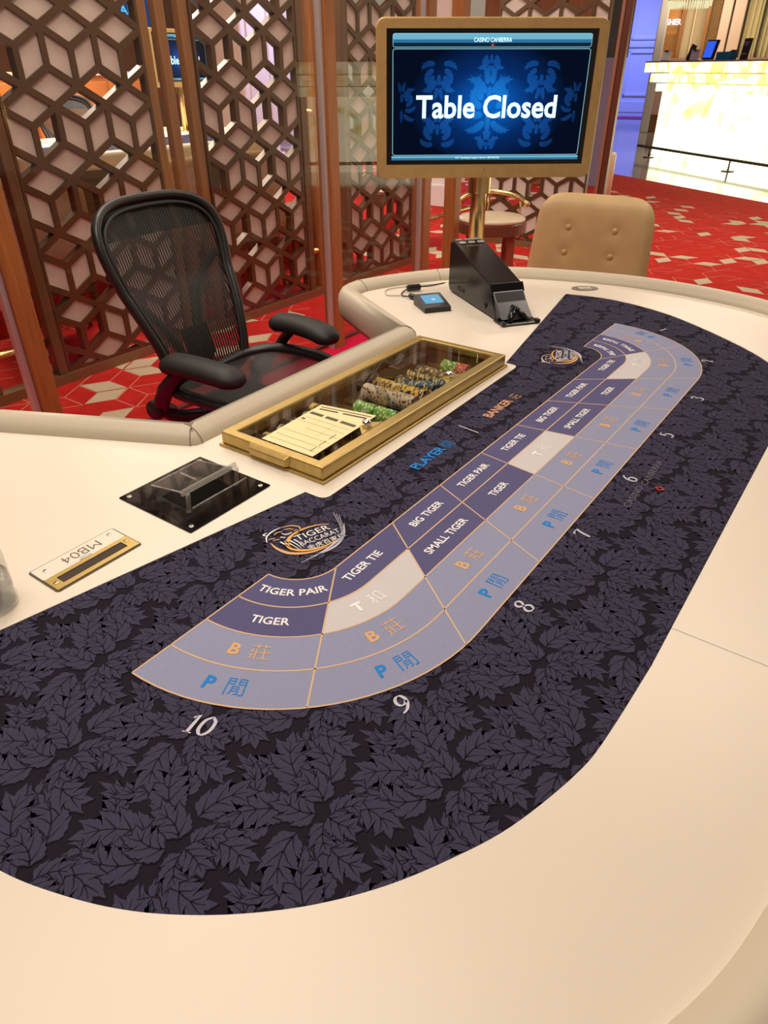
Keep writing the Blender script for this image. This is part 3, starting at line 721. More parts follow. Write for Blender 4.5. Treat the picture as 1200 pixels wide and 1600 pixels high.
slip('paper_slip', [(-0.318, 0.343), (-0.160, 0.350), (-0.140, 0.222), (-0.318, 0.216)], zs + 0.0006, 'pale yellow ruled paper slip on top, nearest the corner of the chip tray glass',
     [(0.88, 0.945, 0.04, 0.30), (0.88, 0.945, 0.36, 0.60), (0.88, 0.945, 0.66, 0.95), (0.78, 0.785, 0.05, 0.95), (0.66, 0.665, 0.05, 0.95), (0.52, 0.525, 0.35, 0.95), (0.36, 0.365, 0.05, 0.95), (0.22, 0.225, 0.05, 0.95), (0.10, 0.105, 0.05, 0.95), (0.36, 0.80, 0.35, 0.355), (0.36, 0.80, 0.65, 0.655), (0.70, 0.74, 0.05, 0.12), (0.08, 0.20, 0.86, 0.875), (0.25, 0.4, 0.86, 0.875), (0.45, 0.60, 0.86, 0.875)])

# ================================================================== CARD DISCARD HOLDER
hold = tag(empty('discard_holder', (-0.4945, 0.334, ZT)), 'clear acrylic card discard holder on a glossy black square plate', 'card holder')
MB().prism(rrect(0.183, 0.183, 0.002, 2), 0.0002, 0.0022).obj('base_plate', mat('mirror_black_acrylic', (0.004, 0.004, 0.005, 1), 0.04, spec=0.4), hold, bevel=0.0004, seg=1)
for sx in (-1, 1):
    for sy in (-1, 1):
        s_ = MB().lathe([(0.0042, 0.0022), (0.0042, 0.003), (0.003, 0.0034)], 14, (sx * 0.079, sy * 0.079, 0)).obj('screw', steel, hold)
        MB().lathe([(0.0016, 0.0034), (0.0016, 0.0036)], 8, (sx * 0.079, sy * 0.079, 0)).obj('screw_socket', black_satin, s_)
MB().box((0.0, -0.004, 0.0026), (0.092, 0.075, 0.0008)).obj('card_slot', mat('slot_black', (0.003, 0.003, 0.003, 1), 0.9, spec=0.1), hold)
ac = clear_plastic
def slab(P, n, name, m_):                                  # quad P thickened by the vector n
    n = Vector(n); P = [Vector(p) for p in P]; return MB().add(P + [p + n for p in P], [(3, 2, 1, 0), (4, 5, 6, 7), (0, 1, 5, 4), (1, 2, 6, 5), (2, 3, 7, 6), (3, 0, 4, 7)]).obj(name, m_, hold)
ZB, ZFr, YB, YFr = 0.022, 0.036, 0.046, -0.040
slab([(-0.052, YFr, ZFr), (0.052, YFr, ZFr), (0.052, YB, ZB), (-0.052, YB, ZB)], (0, 0, 0.0025), 'cover_top', ac)
slab([(-0.052, YB, 0.0026), (0.052, YB, 0.0026), (0.052, YB, ZB), (-0.052, YB, ZB)], (0, 0.0025, 0), 'cover_back', ac)
for sx in (-1, 1):
    slab([(sx * 0.052, YFr, 0.0026), (sx * 0.052, YB, 0.0026), (sx * 0.052, YB, ZB), (sx * 0.052, YFr, ZFr)], (sx * 0.0025, 0, 0), 'cover_side', ac)
    MB().tube([(sx * 0.053, YFr, ZFr + 0.002), (sx * 0.053, YB, ZB + 0.002)], 0.0014, 6).obj('cover_edge', acrylic_edge, hold, smooth=True)
MB().tube([(-0.053, YB + 0.001, ZB + 0.002), (0.053, YB + 0.001, ZB + 0.002)], 0.0014, 6).obj('cover_edge', acrylic_edge, hold, smooth=True)
MB().tube([(-0.061, -0.0655, 0.0225), (0.061, -0.0655, 0.0225)], 0.0013, 6).obj('lip_edge', acrylic_edge, hold, smooth=True)
MB().box((0.0, -0.0425, 0.041), (0.122, 0.006, 0.010), Matrix.Rotation(-0.35, 3, 'X')).obj('front_flange', acrylic_edge, hold, bevel=0.002)
for sx in (-1, 1): MB().box((sx * 0.054, -0.048, 0.022), (0.008, 0.004, 0.036), Matrix.Rotation(0.15, 3, 'X')).obj('flange_post', acrylic_edge, hold, bevel=0.0012)
MB().box((0.0, -0.062, 0.012), (0.122, 0.003, 0.022), Matrix.Rotation(0.35, 3, 'X')).obj('front_lip', ac, hold, bevel=0.001)
MB().box((-0.012, -0.002, 0.0385), (0.003, 0.04, 0.002)).obj('top_bead', acrylic_edge, hold)

# ================================================================== DROP SLOT PLATE
dp = tag(empty('drop_slot_plate', (-0.722, 0.319, ZT)), 'brass and white drop slot plate marked MB04 set in the cream top', 'slot plate')
MB().prism(rrect(0.1455, 0.0765, 0.005, 3, 0, 0.0), 0.0001, 0.0009).obj('shadow_gap', mat('gap_dark', (0.10, 0.085, 0.06, 1), 0.7), dp)
MB().prism(rrect(0.140, 0.0355, 0.003, 3, 0, 0.0175), 0.0008, 0.0026).obj('name_plate', mat('white_laminate', (0.78, 0.72, 0.62, 1), 0.35), dp, bevel=0.0004, seg=1)
bp_ = MB(); 
for (x0, x1, y0, y1) in ((-0.070, -0.055, -0.0355, -0.0005), (0.055, 0.070, -0.0355, -0.0005), (-0.055, 0.055, -0.0355, -0.0265), (-0.055, 0.055, -0.0085, -0.0005)): bp_.box(((x0 + x1) / 2, (y0 + y1) / 2, 0.0018), (x1 - x0, y1 - y0, 0.002))
bp_.obj('brass_plate', mat('satin_brass_plate', (0.50, 0.36, 0.12, 1), 0.35, metal=0.6), dp)
MB().box((0, -0.0175, 0.0012), (0.110, 0.018, 0.0006)).obj('slot_opening', mat('slot_brown', (0.035, 0.02, 0.01, 1), 0.7), dp)
text('lettering', 'MB04', 0.0185, lambda x, y: (-x * 1.0 + 0.004, -y + 0.0185, 0.0029), mat('engraved_grey', (0.10, 0.09, 0.08, 1), 0.6), dp, -0.012, width=0.062)
MB().prism([(0.010 * math.cos(a), 0.0005 + 0.008 * math.sin(a)) for a in [math.pi * k / 10 for k in range(11)]], 0.0027, 0.0033).obj('finger_notch', steel, dp)
for sx, sy, m_ in ((-0.055, 0.020, steel), (0.057, 0.024, steel), (-0.062, -0.018, brass_pole), (0.062, -0.012, brass_pole)):
    s_ = MB().lathe([(0.0036, 0.0026), (0.0036, 0.0034), (0.0024, 0.0038)], 12, (sx, sy, 0)).obj('screw', m_, dp)
    MB().lathe([(0.0013, 0.0038), (0.0013, 0.0040)], 6, (sx, sy, 0)).obj('screw_socket', black_satin, s_)

# ================================================================== WATER BOTTLE at the left edge
bo = tag(empty('water_bottle', (-0.862, 0.328, ZT)), 'clear plastic bottle half full of water at the left edge of the table', 'bottle')
bot_m = glass('bottle_plastic', (0.92, 0.92, 0.90, 1), 0.07, 0.04, haze=0.10, hazecol=(0.9, 0.88, 0.85, 1))
MB().lathe([(0.026, 0.001), (0.032, 0.003), (0.033, 0.012), (0.031, 0.02), (0.0325, 0.03), (0.0325, 0.075), (0.031, 0.095), (0.024, 0.12), (0.014, 0.14), (0.0125, 0.16)], 28).obj('bottle_wall', bot_m, bo, smooth=True)
MB().lathe([(0.024, 0.004), (0.030, 0.006), (0.0312, 0.014), (0.030, 0.02), (0.0308, 0.03), (0.0308, 0.050)], 28).obj('water', glass('bottle_water', (0.82, 0.84, 0.86, 1), 0.05, 0.0, haze=0.12, hazecol=(0.7, 0.74, 0.80, 1)), bo, smooth=True)
MB().lathe([(0.0145, 0.156), (0.0145, 0.174), (0.013, 0.176)], 20).obj('screw_cap', mat('white_cap', (0.7, 0.7, 0.7, 1), 0.5), bo)

# ================================================================== CARD SHOE
sh = tag(empty('card_shoe', (0.683, 0.292, ZT), math.atan2(0.809, 0.588)), 'glossy black sloped electronic card dealing shoe on the cream top', 'card shoe')
def extrude_profile(prof, w, mi=0):
    n = len(prof); m = MB(); return m.add([(s, -w / 2, z) for s, z in prof] + [(s, w / 2, z) for s, z in prof], [tuple(range(n)), tuple(reversed(range(n, 2 * n)))] + [(i, n + i, n + (i + 1) % n, (i + 1) % n) for i in range(n)])
body = extrude_profile([(0.035, 0.004), (0.39, 0.004), (0.402, 0.02), (0.400, 0.150), (0.394, 0.158), (0.372, 0.160), (0.105, 0.092), (0.096, 0.086), (0.070, 0.040)], 0.106)
body.obj('shoe_body', black_gloss, sh, bevel=0.004, seg=3)
extrude_profile([(0.084, 0.070), (0.100, 0.070), (0.108, 0.092), (0.100, 0.094)], 0.108).obj('top_ledge', black_gloss, sh, bevel=0.001)
extrude_profile([(0.014, 0.012), (0.075, 0.012), (0.097, 0.074), (0.084, 0.074), (0.060, 0.050)], 0.098).obj('front_face', mat('gunmetal_gloss', (0.10, 0.10, 0.105, 1), 0.22, metal=0.7), sh, bevel=0.002)
bl = extrude_profile([(-0.010, 0.0005), (0.05, 0.0005), (0.05, 0.010), (-0.004, 0.007), (-0.011, 0.004)], 0.118); bl.obj('front_lip', black_gloss, sh, bevel=0.002)
# card mouth: dark arch with two flaps
arch = [(0.0, 0.0)] + [(0, 0)]
mouth = MB()
P = [(-0.026, 0.012), (0.026, 0.012), (0.022, 0.026), (0.010, 0.040), (0.0, 0.044), (-0.010, 0.040), (-0.022, 0.026)]
fx = lambda z: 0.012 + (z - 0.012) * 0.95
mouth.add([(fx(z) - 0.003, y, z) for y, z in P] + [(fx(z) + 0.012, y, z) for y, z in P], [tuple(range(7)), tuple(reversed(range(7, 14)))] + [(i, 7 + i, 7 + (i + 1) % 7, (i + 1) % 7) for i in range(7)])
mouth.obj('card_mouth', mat('mouth_black', (0.004, 0.004, 0.004, 1), 0.4), sh)
for sy in (-1, 1):
    MB().tube([(0.000, sy * 0.030, 0.011), (0.018, sy * 0.016, 0.026), (0.030, sy * 0.004, 0.042)], [0.006, 0.009, 0.004], 8, flat=0.5).obj('mouth_flap', black_gloss, sh, smooth=True)
    MB().box((-0.004, sy * 0.055, 0.008), (0.018, 0.012, 0.012)).obj('lip_clip', black_satin, sh, bevel=0.003)
MB().box((0.30, 0.0535, 0.030), (0.050, 0.002, 0.012)).obj('side_grille', black_satin, sh)
for k in range(6): MB().box((0.281 + k * 0.0075, 0.0546, 0.030), (0.003, 0.001, 0.010)).obj('grille_slot', mat('mouth_black', (0.004,) * 3 + (1,)), bpy.data.objects['side_grille'])
MB().lathe([(0.009, 0), (0.009, 0.004), (0.006, 0.005)], 16).xf(Matrix.Translation((0.12, 0.0525, 0.028)) @ Matrix.Rotation(math.radians(-90), 4, 'X')).obj('side_knob', black_satin, sh)
keycap = mat('key_grey', (0.42, 0.41, 0.41, 1), 0.4)
sl = (0.160 - 0.092) / (0.372 - 0.105)
for c in range(3):
    MB().prism(rrect(0.013, 0.024, 0.005, 4, 0.383, 0.031 - c * 0.031), 0.1590, 0.1635).obj('key', keycap, sh, bevel=0.001)
    MB().prism(rrect(0.013, 0.024, 0.005, 4), 0.0, 0.0032).xf(Matrix.Translation((0.358, 0.029 - c * 0.031, 0.092 + sl * (0.358 - 0.105) - 0.0004)) @ Matrix.Rotation(-math.atan(sl), 4, 'Y')).obj('key', keycap, sh, bevel=0.001)
def onslope(x, y): return (0.338 + y, -x, 0.092 + sl * (0.338 + y - 0.105) + 0.0006)
text('lettering', 'ANGEL EYE II', 0.0055, onslope, mat('grey_ink', (0.45, 0.45, 0.45, 1), 0.6), sh, 0.0, width=0.05)

# ================================================================== SMALL DISPLAY
dv_ = tag(empty('small_display', (0.655, 0.555, ZT), math.atan2(0.80, 0.60)), 'small black wedge display with a lit pale blue screen beside the shoe', 'display')
extrude_profile([(-0.012, 0.0005), (0.090, 0.0005), (0.090, 0.030), (0.084, 0.033), (-0.008, 0.016), (-0.012, 0.013)], 0.086).obj('case', black_satin, dv_, bevel=0.002)
zz = lambda x: 0.0165 + (x + 0.008) * (0.033 - 0.016) / 0.092
obj('screen', [(x, y, zz(x) + 0.0004) for x, y in ((0.014, -0.030), (0.070, -0.030), (0.070, 0.030), (0.014, 0.030))], [(0, 1, 2, 3)], emis('pale_blue_screen', srgb(120, 180, 215), 0.95), dv_)
obj('screen_figure', [(x, y, zz(x) + 0.0007) for x, y in ((0.034, -0.010), (0.044, -0.010), (0.044, 0.002), (0.034, 0.002))], [(0, 1, 2, 3)], emis('screen_white', srgb(205, 225, 235), 0.95), dv_)
cb = tag(empty('signal_cable', (0.80, 0.70, ZT)), 'black signal cable with two ferrite beads behind the small display', 'cable')
L_ = lambda P: [(x - 0.80, y - 0.70, z) for x, y, z in P]
cp = catmull([(0.708, 0.640, 0.014), (0.722, 0.678, 0.010), (0.725, 0.725, 0.004), (0.760, 0.752, 0.0035), (0.800, 0.740, 0.012), (0.845, 0.700, 0.014), (0.884, 0.668, 0.02)], 8)
MB().tube(L_(cp), 0.0022, 6).obj('lead', black_satin, cb, smooth=True)
cp2 = catmull([(0.725, 0.735, 0.0035), (0.705, 0.775, 0.0035), (0.760, 0.812, 0.0035), (0.84, 0.77, 0.004), (0.895, 0.690, 0.012), (0.897, 0.668, 0.02)], 8)
MB().tube(L_(cp2), 0.0018, 6).obj('lead', mat('pale_cable', (0.5, 0.47, 0.42, 1), 0.5), cb, smooth=True)
def bead(a, b, r):
    a, b = Vector(a), Vector(b); d = (b - a); MB().tube(L_([a, a + d * 0.08, b - d * 0.08, b]), [r * 0.7, r, r, r * 0.7], 10).obj('ferrite_bead', black_satin, cb)
bead((0.716, 0.668, 0.0095), (0.724, 0.700, 0.0095), 0.0085); bead((0.785, 0.752, 0.0115), (0.822, 0.722, 0.0125), 0.0105)

# ================================================================== OVAL BADGE on the cream top
ob = tag(empty('oval_badge', (1.160, 0.285, ZT), math.radians(-50)), 'small oval silver badge with a printed panel let into the cream top', 'badge')
MB().lathe([(0.046, 0.0002), (0.046, 0.0016), (0.043, 0.0024)], 36, sy=0.62).obj('badge_rim', mat('pewter', (0.24, 0.21, 0.18, 1), 0.4, metal=0.7), ob)
MB().box((0.0, 0.0, 0.0026), (0.040, 0.026, 0.0005)).obj('badge_panel', mat('badge_panel_grey', (0.66, 0.63, 0.58, 1), 0.5), ob)
for k in range(3): MB().box((0.0, 0.007 - k * 0.007, 0.003), (0.032, 0.0025, 0.0003)).obj('badge_print', mat('badge_ink', (0.40, 0.37, 0.33, 1), 0.6), ob)

# ================================================================== MONITOR ON A POLE
scr_bg = bpy.data.materials.new('screen_blue_glow'); scr_bg.use_nodes = True
nt = scr_bg.node_tree; nt.nodes.clear(); o_ = nt.nodes.new('ShaderNodeOutputMaterial'); e_ = nt.nodes.new('ShaderNodeEmission')
tc = nt.nodes.new('ShaderNodeTexCoord'); mp = nt.nodes.new('ShaderNodeMapping'); mp.inputs['Scale'].default_value = (4.2, 4.2, 6.2)
gr = nt.nodes.new('ShaderNodeTexGradient'); gr.gradient_type = 'SPHERICAL'; rp = nt.nodes.new('ShaderNodeValToRGB')
nt.links.new(tc.outputs['Object'], mp.inputs[0]); nt.links.new(mp.outputs[0], gr.inputs[0]); nt.links.new(gr.outputs['Fac'], rp.inputs[0])
rp.color_ramp.elements[0].color = (0.0015, 0.004, 0.014, 1); rp.color_ramp.elements[1].color = (0.004, 0.13, 0.60, 1)
x_ = rp.color_ramp.elements.new(0.45); x_.color = (0.002, 0.024, 0.13, 1)
nt.links.new(rp.outputs[0], e_.inputs[0]); nt.links.new(e_.outputs[0], o_.inputs[0]); e_.inputs[1].default_value = 1.0
scr_leaf = bpy.data.materials.new('screen_blue_damask'); scr_leaf.use_nodes = True
nt = scr_leaf.node_tree; nt.nodes.clear(); o_ = nt.nodes.new('ShaderNodeOutputMaterial'); e_ = nt.nodes.new('ShaderNodeEmission')
tc = nt.nodes.new('ShaderNodeTexCoord'); mp = nt.nodes.new('ShaderNodeMapping'); mp.inputs['Scale'].default_value = (3.4, 3.4, 5.0)
gr = nt.nodes.new('ShaderNodeTexGradient'); gr.gradient_type = 'SPHERICAL'; rp = nt.nodes.new('ShaderNodeValToRGB')
nt.links.new(tc.outputs['Object'], mp.inputs[0]); nt.links.new(mp.outputs[0], gr.inputs[0]); nt.links.new(gr.outputs['Fac'], rp.inputs[0])
rp.color_ramp.elements[0].color = (0.003, 0.014, 0.055, 1); rp.color_ramp.elements[1].color = (0.012, 0.24, 0.80, 1)
x_ = rp.color_ramp.elements.new(0.5); x_.color = (0.006, 0.07, 0.30, 1)
nt.links.new(rp.outputs[0], e_.inputs[0]); nt.links.new(e_.outputs[0], o_.inputs[0]); e_.inputs[1].default_value = 1.0
scr_white = emis('screen_text_white', (0.62, 0.93, 1.0, 1), 1.5); scr_line = emis('screen_line_pale', (0.28, 0.62, 0.72, 1), 1.0)
scr_bar = emis('screen_bar_top', (0.16, 0.46, 0.62, 1), 1.0); scr_bar2 = emis('screen_bar_mid', (0.03, 0.17, 0.32, 1), 1.0); scr_bar3 = emis('screen_bar_dark', (0.004, 0.02, 0.05, 1), 1.0); scr_red = emis('screen_red', (0.8, 0.06, 0.04, 1), 1.0)
bez = mat('bezel_black', (0.004, 0.004, 0.005, 1), 0.3)
def monitor(loc, rz, zc, detail=True):
    """gold framed display; loc is the foot of its pole, zc the height of its centre over the foot"""
    r = empty('pole_monitor', loc, rz)
    fwd = -0.045                                             # the panel hangs in front of the pole
    w, h = 0.662, 0.408
    fr = MB().prism(rrect(w, h, 0.024, 6), 0, 0.034).xf(Matrix.Translation((0, fwd + 0.012, zc)) @ Matrix.Rotation(math.radians(90), 4, 'X'))
    fro = fr.obj('monitor_frame', brass_satin, r, bevel=0.004, seg=3)
    sy = fwd - 0.0225; sz = 0.006
    X = lambda a: -0.302 + 0.604 * a
    Z = lambda b: zc + sz + 0.1715 - 0.343 * b
    bezel = MB().box((0, sy + 0.0012, zc + sz), (0.604, 0.0022, 0.343)).obj('bezel', bez, r)
    scr = empty('tmp'); bpy.data.objects.remove(scr)
    def rect(a0, b0, a1, b1, m_, nm, lay, rr=0.006):
        P = rrect((a1 - a0) * 0.604, (b1 - b0) * 0.343, rr, 4); cx, cz = X((a0 + a1) / 2), Z((b0 + b1) / 2); y = sy - 0.0004 * lay
        m0 = obj(nm, [(p[0], 0, p[1]) for p in P], [tuple(range(len(P)))], m_, bezel); m0.location = (cx, y, cz); return m0
    def outline(a0, b0, a1, b1, m_, nm, lay, rr=0.006, wd=0.0016):
        P = rrect((a1 - a0) * 0.604, (b1 - b0) * 0.343, rr, 4); v, f = ribbon(P, wd, True); cx, cz = X((a0 + a1) / 2), Z((b0 + b1) / 2); y = sy - 0.0004 * lay
        m0 = obj(nm, [(p[0], 0, p[1]) for p in v], f, m_, bezel); m0.location = (cx, y, cz); return m0
    rect(0.03, 0.035, 0.97, 0.075, scr_bar, 'header_band', 1, 0.003); rect(0.03, 0.075, 0.97, 0.098, scr_bar2, 'header_band', 1, 0.002); rect(0.03, 0.098, 0.97, 0.125, scr_bar3, 'header_band', 1, 0.002)
    outline(0.03, 0.035, 0.97, 0.128, scr_line, 'header_outline', 2, 0.006, 0.0014)
    mainp = rect(0.03, 0.14, 0.97, 0.925, scr_bg, 'screen_picture', 1)
    outline(0.03, 0.14, 0.97, 0.925, scr_line, 'picture_outline', 4)
    rect(0.025, 0.932, 0.975, 0.948, scr_bar, 'footer_band', 1, 0.001); rect(0.025, 0.948, 0.975, 0.965, scr_bar2, 'footer_band', 1, 0.001)
    if detail:
        ds = []
        def palm(cx, cz, s, flip=1):
            tmp = []
            for sg in (-1, 1):
                for (a, L, wd, cu, ox, oz) in ((70, 0.052, 0.0085, -75, 0.008, 0.018), (36, 0.050, 0.0085, 85, 0.012, 0.008), (10, 0.048, 0.0085, 110, 0.014, -0.006), (-28, 0.046, 0.0080, 95, 0.012, -0.018), (-58, 0.048, 0.0080, 70, 0.008, -0.032), (96, 0.034, 0.0065, -40, 0.006, 0.036)):
                    t_ = blade((ox, oz), math.radians(a), L, wd, math.radians(cu), 5)[0]; tmp.append([(sg * p[0], p[1]) for p in t_])
            tmp.append(blade((0, 0.004), math.radians(90), 0.030, 0.006, 0, 4)[0]); tmp.append(blade((0, -0.020), math.radians(-90), 0.042, 0.006, 0, 4)[0])
            for P in tmp: ds.append([(cx + p[0] * s, cz + flip * p[1] * s) for p in P])
        for (cx, cz, s, fl) in ((0, 0.0, 1.35, 1), (-0.150, 0.078, 1.0, -1), (0.150, 0.078, 1.0, -1), (-0.150, -0.085, 1.0, 1), (0.150, -0.085, 1.0, 1), (-0.258, 0.0, 0.8, 1), (0.258, 0.0, 0.8, 1), (0, 0.125, 0.8, -1), (0, -0.125, 0.8, 1)): palm(cx, cz, s, fl)
        vs, fs = [], []
        for P in ds:
            if any(abs(p[0]) > 0.278 or abs(p[1]) > 0.129 for p in P): continue
            n = len(vs); vs += [(p[0], -0.0004 - 0.000002 * (n % 97), p[1]) for p in P]; fs.append(tuple(range(n, n + len(P))))
        o = obj('screen_damask', vs, fs, scr_leaf, bezel); o.location = mainp.location; o['kind'] = 'stuff'
    T3 = lambda a, b, lay=5: (lambda x, y: (X(a) + x, sy - 0.0004 * lay, Z(b) + y))
    text('screen_lettering', 'Table Closed', 0.060, T3(0.49, 0.555), scr_white, bezel, 0.022, width=0.418)
    if detail:
        text('screen_lettering', 'CASINO CANBERRA', 0.0105, T3(0.50, 0.078), scr_white, bezel, 0.01, width=0.108)
        rect(0.494, 0.107, 0.506, 0.120, scr_red, 'header_diamond', 3, 0.001)
        text('screen_lettering', 'ACT Gambling & Support Service 1800 858 858', 0.0062, T3(0.46, 0.948, 3), scr_white, bezel, 0.0, width=0.135)
        MB().box((0.0, sy + 0.0 - 0.0005, zc - 0.180), (0.003, 0.001, 0.003)).obj('status_light', black_satin, r)
    MB().lathe([(0.036, zc - 0.255), (0.036, zc - 0.196)], 28).obj('collar', brass_pole, r, smooth=False)
    MB().lathe([(0.0255, 0.008), (0.0255, zc - 0.01)], 28).obj('pole', brass_pole, r, smooth=True)
    MB().lathe([(0.048, 0.0005), (0.048, 0.006), (0.045, 0.009)], 28).obj('foot_flange', brass_pole, r)
    MB().box((0, -0.012, zc), (0.10, 0.030, 0.10)).obj('mount_bracket', black_satin, r)
    return r
mon = tag(monitor((1.016, 0.632, ZT), math.radians(-52.0), 0.539), 'gold framed monitor on a brass pole showing Table Closed in large white letters', 'monitor')
# ================================================================== LATTICE SCREENS
SX, AMP, LV = 0.1330, 0.0755, 0.1505
PER = LV + 2 * AMP
YL = 2.82
def clip_poly(P, lo, hi, axis):
    for s, lim in ((1, lo), (-1, hi)):
        out = []
        for i in range(len(P)):
            a, b = P[i], P[(i + 1) % len(P)]; da, db = s * (a[axis] - lim), s * (b[axis] - lim)
            if da >= -1e-9: out.append(a)
            if da * db < -1e-12:
                t = da / (da - db); out.append((a[0] + (b[0] - a[0]) * t, a[1] + (b[1] - a[1]) * t))
        P = out
        if len(P) < 3: return []
    return P
def inset(P, d):
    n = len(P); out = []
    A = sum(P[i][0] * P[(i + 1) % n][1] - P[(i + 1) % n][0] * P[i][1] for i in range(n))
    if A < 0: P = P[::-1]
    for i in range(n):
        p0, p1, p2 = Vector(P[i - 1]), Vector(P[i]), Vector(P[(i + 1) % n])
        u, w = (p1 - p0).normalized(), (p2 - p1).normalized(); n1, n2 = Vector((-u.y, u.x)), Vector((-w.y, w.x))
        b = (n1 + n2); 
        if b.length < 1e-6: return P, None
        b.normalize(); out.append(tuple(p1 + b * d / max(0.25, b.dot(n1))))
    return P, out
def area2(P): return 0.5 * sum(P[i][0] * P[(i + 1) % len(P)][1] - P[(i + 1) % len(P)][0] * P[i][1] for i in range(len(P)))
def lattice(name, origin, rz, ncol, zref, zmax, is_open, label, x0=0.0):
    """tumbling-block lattice standing in local x-z, thickness along y; is_open(cx, cz) tells the empty cells"""
    root = tag(empty(name, origin, rz), label, 'lattice screen', 'lattice screens behind the glass')
    W = ncol * SX; cells = []
    for k in range(-5, 8):
        zk = zref - k * PER
        zig = lambda i, base: base + (AMP if i % 2 == 0 else 0.0)
        for i in range(ncol):
            cells.append([(i * SX, zig(i, zk)), ((i + 1) * SX, zig(i + 1, zk)), ((i + 1) * SX, zig(i + 1, zk - LV)), (i * SX, zig(i, zk - LV))])
        for i in range(ncol + 1):
            t = zig(i, zk - LV); cells.append([(i * SX, t), ((i + 1) * SX, t - AMP), (i * SX, t - 2 * AMP), ((i - 1) * SX, t - AMP)])
    fm = MB(); DP = 0.048; bw = 0.0145; panels = []
    for c in cells:
        cx, cz = sum(p[0] for p in c) / 4, sum(p[1] for p in c) / 4
        P = clip_poly(clip_poly(c, 0.0, W, 0), 0.05, zmax, 1)
        if len(P) < 3 or abs(area2(P)) < 0.0012: continue
        P, Q = inset(P, bw)
        if Q is None or area2(Q) < 0.0002: continue
        n = len(P)
        vs = [(p[0], -DP / 2, p[1]) for p in P] + [(q[0], -DP / 2, q[1]) for q in Q] + [(p[0], DP / 2, p[1]) for p in P] + [(q[0], DP / 2, q[1]) for q in Q]
        fs = []
        for i in range(n):
            j = (i + 1) % n; fs += [(i, j, n + j, n + i), (n + i, n + j, 3 * n + j, 3 * n + i), (2 * n + j, 2 * n + i, 3 * n + i, 3 * n + j)]
        fm.add(vs, fs)
        pcx, pcz = sum(p[0] for p in P) / n, sum(p[1] for p in P) / n
        if not is_open(pcx, pcz): panels.append(Q)
    # outer edge faces of the frame
    for x in (0.0, W): fm.add([(x, -DP / 2, 0.05), (x, DP / 2, 0.05), (x, DP / 2, zmax), (x, -DP / 2, zmax)], [(0, 1, 2, 3)])
    obj('lattice_frame', fm.v, fm.f, bronze, root)
    cache = {}
    for Q in panels:
        c = (sum(q[0] for q in Q) / len(Q), sum(q[1] for q in Q) / len(Q))
        key = tuple((round((q[0] - c[0]) * 500), round((q[1] - c[1]) * 500)) for q in Q)
        if key not in cache:
            n = len(Q); m = MB(); m.add([(q[0] - c[0], -0.008, q[1] - c[1]) for q in Q] + [(q[0] - c[0], 0.008, q[1] - c[1]) for q in Q], [tuple(range(n)), tuple(reversed(range(n, 2 * n)))])
            me = bpy.data.meshes.new('fabric_panel'); me.from_pydata([tuple(v) for v in m.v], [], m.f); me.materials.append(fabric_panel); cache[key] = me
        link_mesh('fabric_panel', cache[key], root, (c[0], -0.004, c[1]))
    return root
def near_open(pts, tol=0.034): return lambda x, z: any(abs(x - a) < tol and abs(z - b) < tol for a, b in pts)
HOLES_A = [(0.092, 1.408), (0.049, 1.29), (0.727, 1.451), (0.741, 1.628), (0.516, 1.319), (0.403, 1.246), (0.189, 1.119), (0.6, 1.164), (0.525, 1.013), (0.402, 0.938), (0.721, 1.013), (0.036, 1.008), (0.219, 0.83), (0.358, 0.812), (0.763, 1.332), (0.045, 0.696), (0.129, 0.632), (0.269, 0.406), (0.043, 0.392), (0.076, 0.225), (0.219, 0.215), (0.526, 0.096), (0.061, 0.102), (0.589, 0.173), (0.406, 0.055)]
HOLES_B = [(0.266, 1.64), (0.517, 1.646), (0.398, 1.571), (0.059, 1.631), (0.728, 1.651), (0.065, 1.451), (0.188, 1.452), (0.322, 1.454), (0.591, 1.462), (0.514, 1.344), (0.383, 1.264), (0.038, 1.336), (0.727, 1.349), (0.193, 1.149), (0.456, 1.151), (0.58, 1.146), (0.735, 1.028), (0.045, 1.027), (0.388, 0.96), (0.653, 0.967), (0.464, 0.87), (0.06, 0.856), (0.516, 0.719), (0.647, 0.658), (0.198, 0.536), (0.577, 0.539), (0.254, 0.411), (0.524, 0.424), (0.675, 0.35), (0.586, 0.241), (0.192, 0.229), (0.517, 0.119), (0.73, 0.117), (0.645, 0.069), (0.4, 0.067)]
oA, oB = near_open(HOLES_A), near_open(HOLES_B)
r2 = random.Random(11); memo = {}
def rnd_open(x, z):
    k = (round(x, 2), round(z, 2))
    if k not in memo: memo[k] = r2.random() < 0.40
    return memo[k]
lattice('lattice_screen', (0.687, YL, 0), 0, 6, 1.468, 2.95, lambda x, z: oA(x, z) or (z > 1.66 and rnd_open(x, z)), 'bronze tumbling-block lattice screen farthest left, behind the mesh chair')
lattice('lattice_screen', (1.811, YL, 0), 0, 6, 1.496, 2.95, lambda x, z: oB(x, z) or (z > 1.68 and rnd_open(x, z)), 'bronze tumbling-block lattice screen in the middle, right of the three timber slats')
lattice('lattice_screen', (3.100, YL, 0), 0, 6, 1.40, 2.95, lambda x, z: rnd_open(x + 3, z), 'bronze tumbling-block lattice screen partly hidden by the left of the monitor')
lattice('lattice_screen', (5.06, 2.72, 0), math.radians(-90), 7, 1.44, 2.95, lambda x, z: rnd_open(x + 7, z) and r2.random() < 0.7, 'bronze tumbling-block lattice screen behind the round gold-railed stool')
